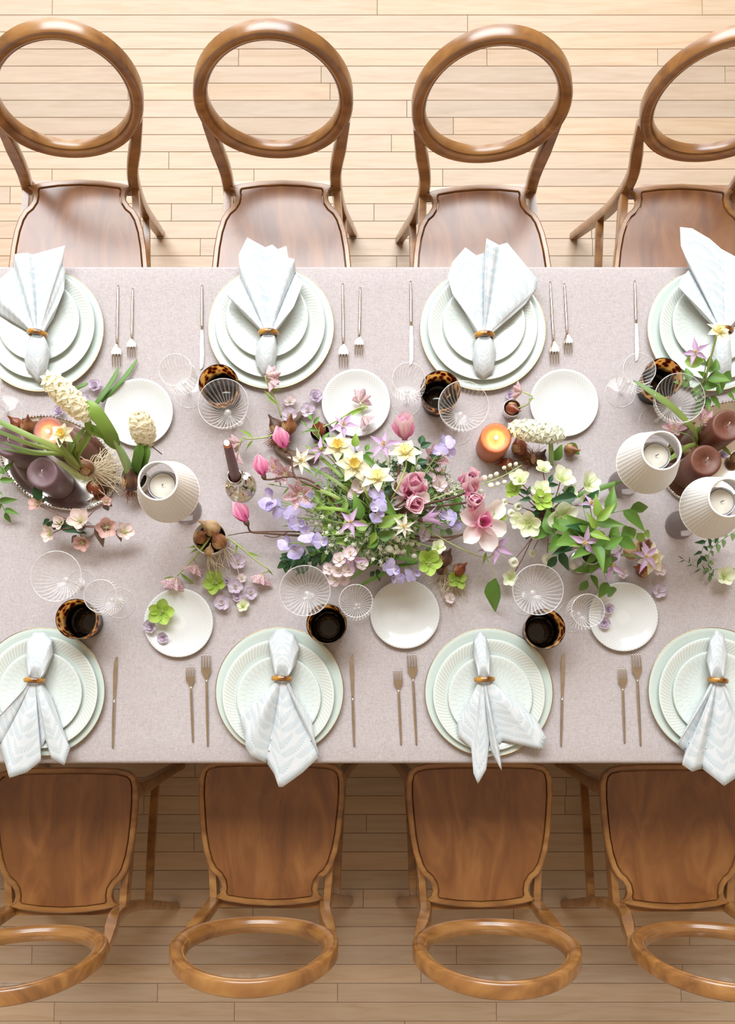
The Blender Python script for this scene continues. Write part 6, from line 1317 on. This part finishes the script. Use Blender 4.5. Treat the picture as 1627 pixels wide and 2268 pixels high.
# ================================================================ far right arrangement
c = T(1545, 905, 0.0); VR = Vector((c.x, c.y, TZ + 0.05)); r = empty('bud_vase', (c.x, c.y, TZ), label='small silver bud vase holding clematis behind the right tray', cat='vase')
ob('vase_body', mesh('vase_body', *lathe([(0.0005, 0), (0.013, 0), (0.017, 0.006), (0.018, 0.022), (0.011, 0.038), (0.009, 0.05), (0.012, 0.056), (0.0105, 0.055), (0.007, 0.05), (0.0005, 0.03)], 28), 'brushed_silver'), r)
flower('clematis', 'pink mauve clematis over the far rightmost plates', [(1541, 782, 0.15, -0.6, 0.1, 0.058)], base=VR, stem=[(1555, 850, 0.12), (1562, 810, 0.14), (1556, 788, 0.15)], group='far right clematis', leaves=[(1562, 800, 0.14, 1545, 800, 0.13, 'leafround'), (1555, 800, 0.14, 1515, 800, 0.13, 'leafround')], lmat='l_bright')
flower('daffpale', 'cream daffodil before the far rightmost napkin ring', [(1590, 735, 0.20, 0.2, 0.5, 0.058)], base=VR, stem=[(1562, 840, 0.12), (1578, 775, 0.18)], group='far right daffodil', smat='stem_pale', sr=0.0024)
for i, (lb, pts, n, s, key) in enumerate([('clematis leaf sprig right of the far right daffodil stem', [(1560, 850, 0.11), (1580, 825, 0.13), (1600, 830, 0.12)], 4, 0.050, 'leafwide'), ('clematis leaf sprig low at the far right', [(1565, 880, 0.09), (1590, 875, 0.09), (1618, 868, 0.08)], 4, 0.044, 'leaf'), ('clematis leaf sprig at the back of the far right coupe', [(1550, 870, 0.10), (1562, 840, 0.12), (1568, 815, 0.13)], 4, 0.034, 'leafwide'), ('clematis leaf sprig behind the coupe bowl', [(1545, 890, 0.07), (1530, 870, 0.07), (1525, 845, 0.07)], 3, 0.044, 'leafwide')]):
    sprig('clematis_foliage', lb, 'foliage', pts, n, s, key, 'l_green', base=VR, group='far right clematis leaves', seed=160 + i, smat='stem_brown')
o = empty('bulb_leaves', T(1545, 985, 0.03), label='long strap leaves bending from the pale bulb on the right tray', cat='leaves')
for pts, w_ in (([(1545, 985, 0.03), (1532, 950, 0.12), (1490, 905, 0.17), (1440, 868, 0.18), (1402, 842, 0.17)], 0.014), ([(1545, 985, 0.03), (1520, 990, 0.06), (1490, 1012, 0.10), (1470, 1025, 0.11)], 0.010), ([(1555, 960, 0.03), (1580, 975, 0.06), (1605, 995, 0.07), (1618, 1008, 0.06)], 0.009), ([(1545, 985, 0.03), (1540, 960, 0.06), (1548, 945, 0.07)], 0.013)): strap(o, pts, w_, 'l_strap')
flower('frit', 'pink streaked bud above the right lamp', [(1494, 955, 0.09, -0.4, 0.3, 0.036)], stem=[(1545, 985, 0.04), (1525, 965, 0.08), (1505, 958, 0.09)], group='right tray blooms')
flower('frit', 'cream and pink bloom beside the pale bulb on the right tray', [(1552, 935, 0.08, 0.3, 0.3, 0.036)], stem=[(1548, 985, 0.04), (1552, 950, 0.07)], group='right tray blooms')
# ================================================================ lower right greenery
for i, (lb, pts, n, s, key) in enumerate([('jasmine-like trailing stem at the lower right', [(1640, 1170, 0.06), (1600, 1195, 0.05), (1570, 1225, 0.04), (1570, 1275, 0.02)], 11, 0.022, 'leafwide'), ('dark leafy stem hanging below the right lamp', [(1600, 1180, 0.07), (1565, 1195, 0.06), (1550, 1235, 0.04)], 7, 0.028, 'leaf'), ('thin sprig with pointed buds at the lower right', [(1590, 1260, 0.03), (1555, 1262, 0.03), (1512, 1238, 0.03)], 9, 0.020, 'leafslim')]):
    sprig('trailing_stem', lb, 'foliage', pts, n, s, key, 'l_dark' if i else 'l_sage', group='lower right greenery', seed=180 + i, sr=0.0009)
flower('hellwhite', 'cream hellebore lying at the lower right edge', [(1603, 1278, 0.02, 0.1, 0.0, 0.056)], stem=[(1640, 1255, 0.02), (1620, 1262, 0.025)], group='loose hellebores')
# ================================================================ loose blossoms on cloth and plates
PLT = 0.012
for kind, lb, x, y, h, s, nx, ny in [
    ('hellgreen', 'lime green hellebore bloom lying on the near left bread plate', 357, 1356, 0.015, 0.068, 0.1, 0.0), ('rosette', 'larger lilac double blossom at the left rim of the bread plate', 335, 1388, 0.016, 0.036, -0.2, 0.0), ('rosette', 'smaller lilac double blossom lying low on the near left bread plate', 361, 1412, 0.012, 0.030, 0.1, -0.2),
    ('hellgreen', 'pale green hellebore loose on the cloth under the cream pot', 478, 1291, 0.010, 0.062, -0.1, 0.0), ('lilac', 'lilac floret alone on the cloth right of the pot roots', 526, 1247, 0.010, 0.044, 0.1, 0.2), ('rosette', 'small lilac bud beside the loose green hellebore', 502, 1288, 0.008, 0.024, 0.0, 0.0), ('lilac', 'lilac floret in the middle of the loose group', 521, 1301, 0.010, 0.038, 0.1, 0.1),
    ('blush', 'little white-eyed floret at the top of the loose group', 535, 1281, 0.009, 0.024, 0.3, 0.2), ('lilac', 'pale lilac floret at the right of the loose group', 555, 1314, 0.010, 0.034, 0.2, 0.1), ('rosette', 'closed pale lilac blossom below the middle floret', 526, 1321, 0.008, 0.028, 0.0, -0.2), ('lilac', 'largest lilac floret at the lower left of the loose group', 492, 1335, 0.010, 0.044, -0.1, 0.0), ('hellwhite', 'small greenish white hellebore at the bottom of the loose group', 538, 1343, 0.008, 0.036, 0.1, 0.1),
    ('rosette', 'upper lilac blossom on the near right bread plate', 1346, 1350, 0.012, 0.030, 0.0, 0.1), ('rosette', 'lower lilac blossom on the near right bread plate', 1337, 1380, 0.012, 0.032, -0.1, -0.1), ('lilac', 'pale starry floret alone on the cloth at lower right', 1458, 1309, 0.006, 0.038, 0.0, 0.0), ('blush', 'pink floret tangled in roots beside the near middle bread plate', 996, 1325, 0.008, 0.028, 0.0, 0.0),
    ('rosette', 'lilac blossom behind the tall hyacinth near the fork tips', 210, 856, 0.008, 0.034, 0.1, 0.3), ('lilac', 'lilac floret half hidden beside the tall hyacinth', 186, 888, 0.008, 0.036, 0.0, 0.2), ('rosette', 'lilac floret at the back rim of the left tray', 132, 912, 0.010, 0.032, 0.0, 0.2), ('rosette', 'lilac blossom touching the far middle bread plate', 698, 880, 0.008, 0.036, 0.1, 0.2), ('lilac', 'lilac floret left of the far middle bread plate', 681, 910, 0.008, 0.040, 0.0, 0.1), ('blush', 'pale floret above the bark nest', 642, 890, 0.010, 0.034, 0.0, 0.3), ('lilac', 'lilac speckled floret on the bark nest', 640, 922, 0.045, 0.040, 0.0, 0.1),
    ('rosette', 'lilac floret on the cloth beside the tiny silver cup', 1128, 876, 0.006, 0.024, 0.0, 0.0), ('blush', 'pale pink floret left of the red bulb, lower right', 1378, 1270, 0.008, 0.032, 0.0, 0.0), ('blush', 'pink floret right of the red bulb, lower right', 1460, 1262, 0.008, 0.034, 0.1, 0.0), ('rosette', 'lilac speck of blossom at the right tray rim', 1600, 1008, 0.02, 0.026, 0.0, 0.0)]:
    flower(kind, lb, [(x, y, h, nx, ny, s)], group='loose blossoms')
fl_ = flower('hellgreen', 'green double hellebore lying on the roots of the rooty bulbs', [(1012, 1282, 0.02, 0.1, -0.1, 0.052)], group='loose blossoms')
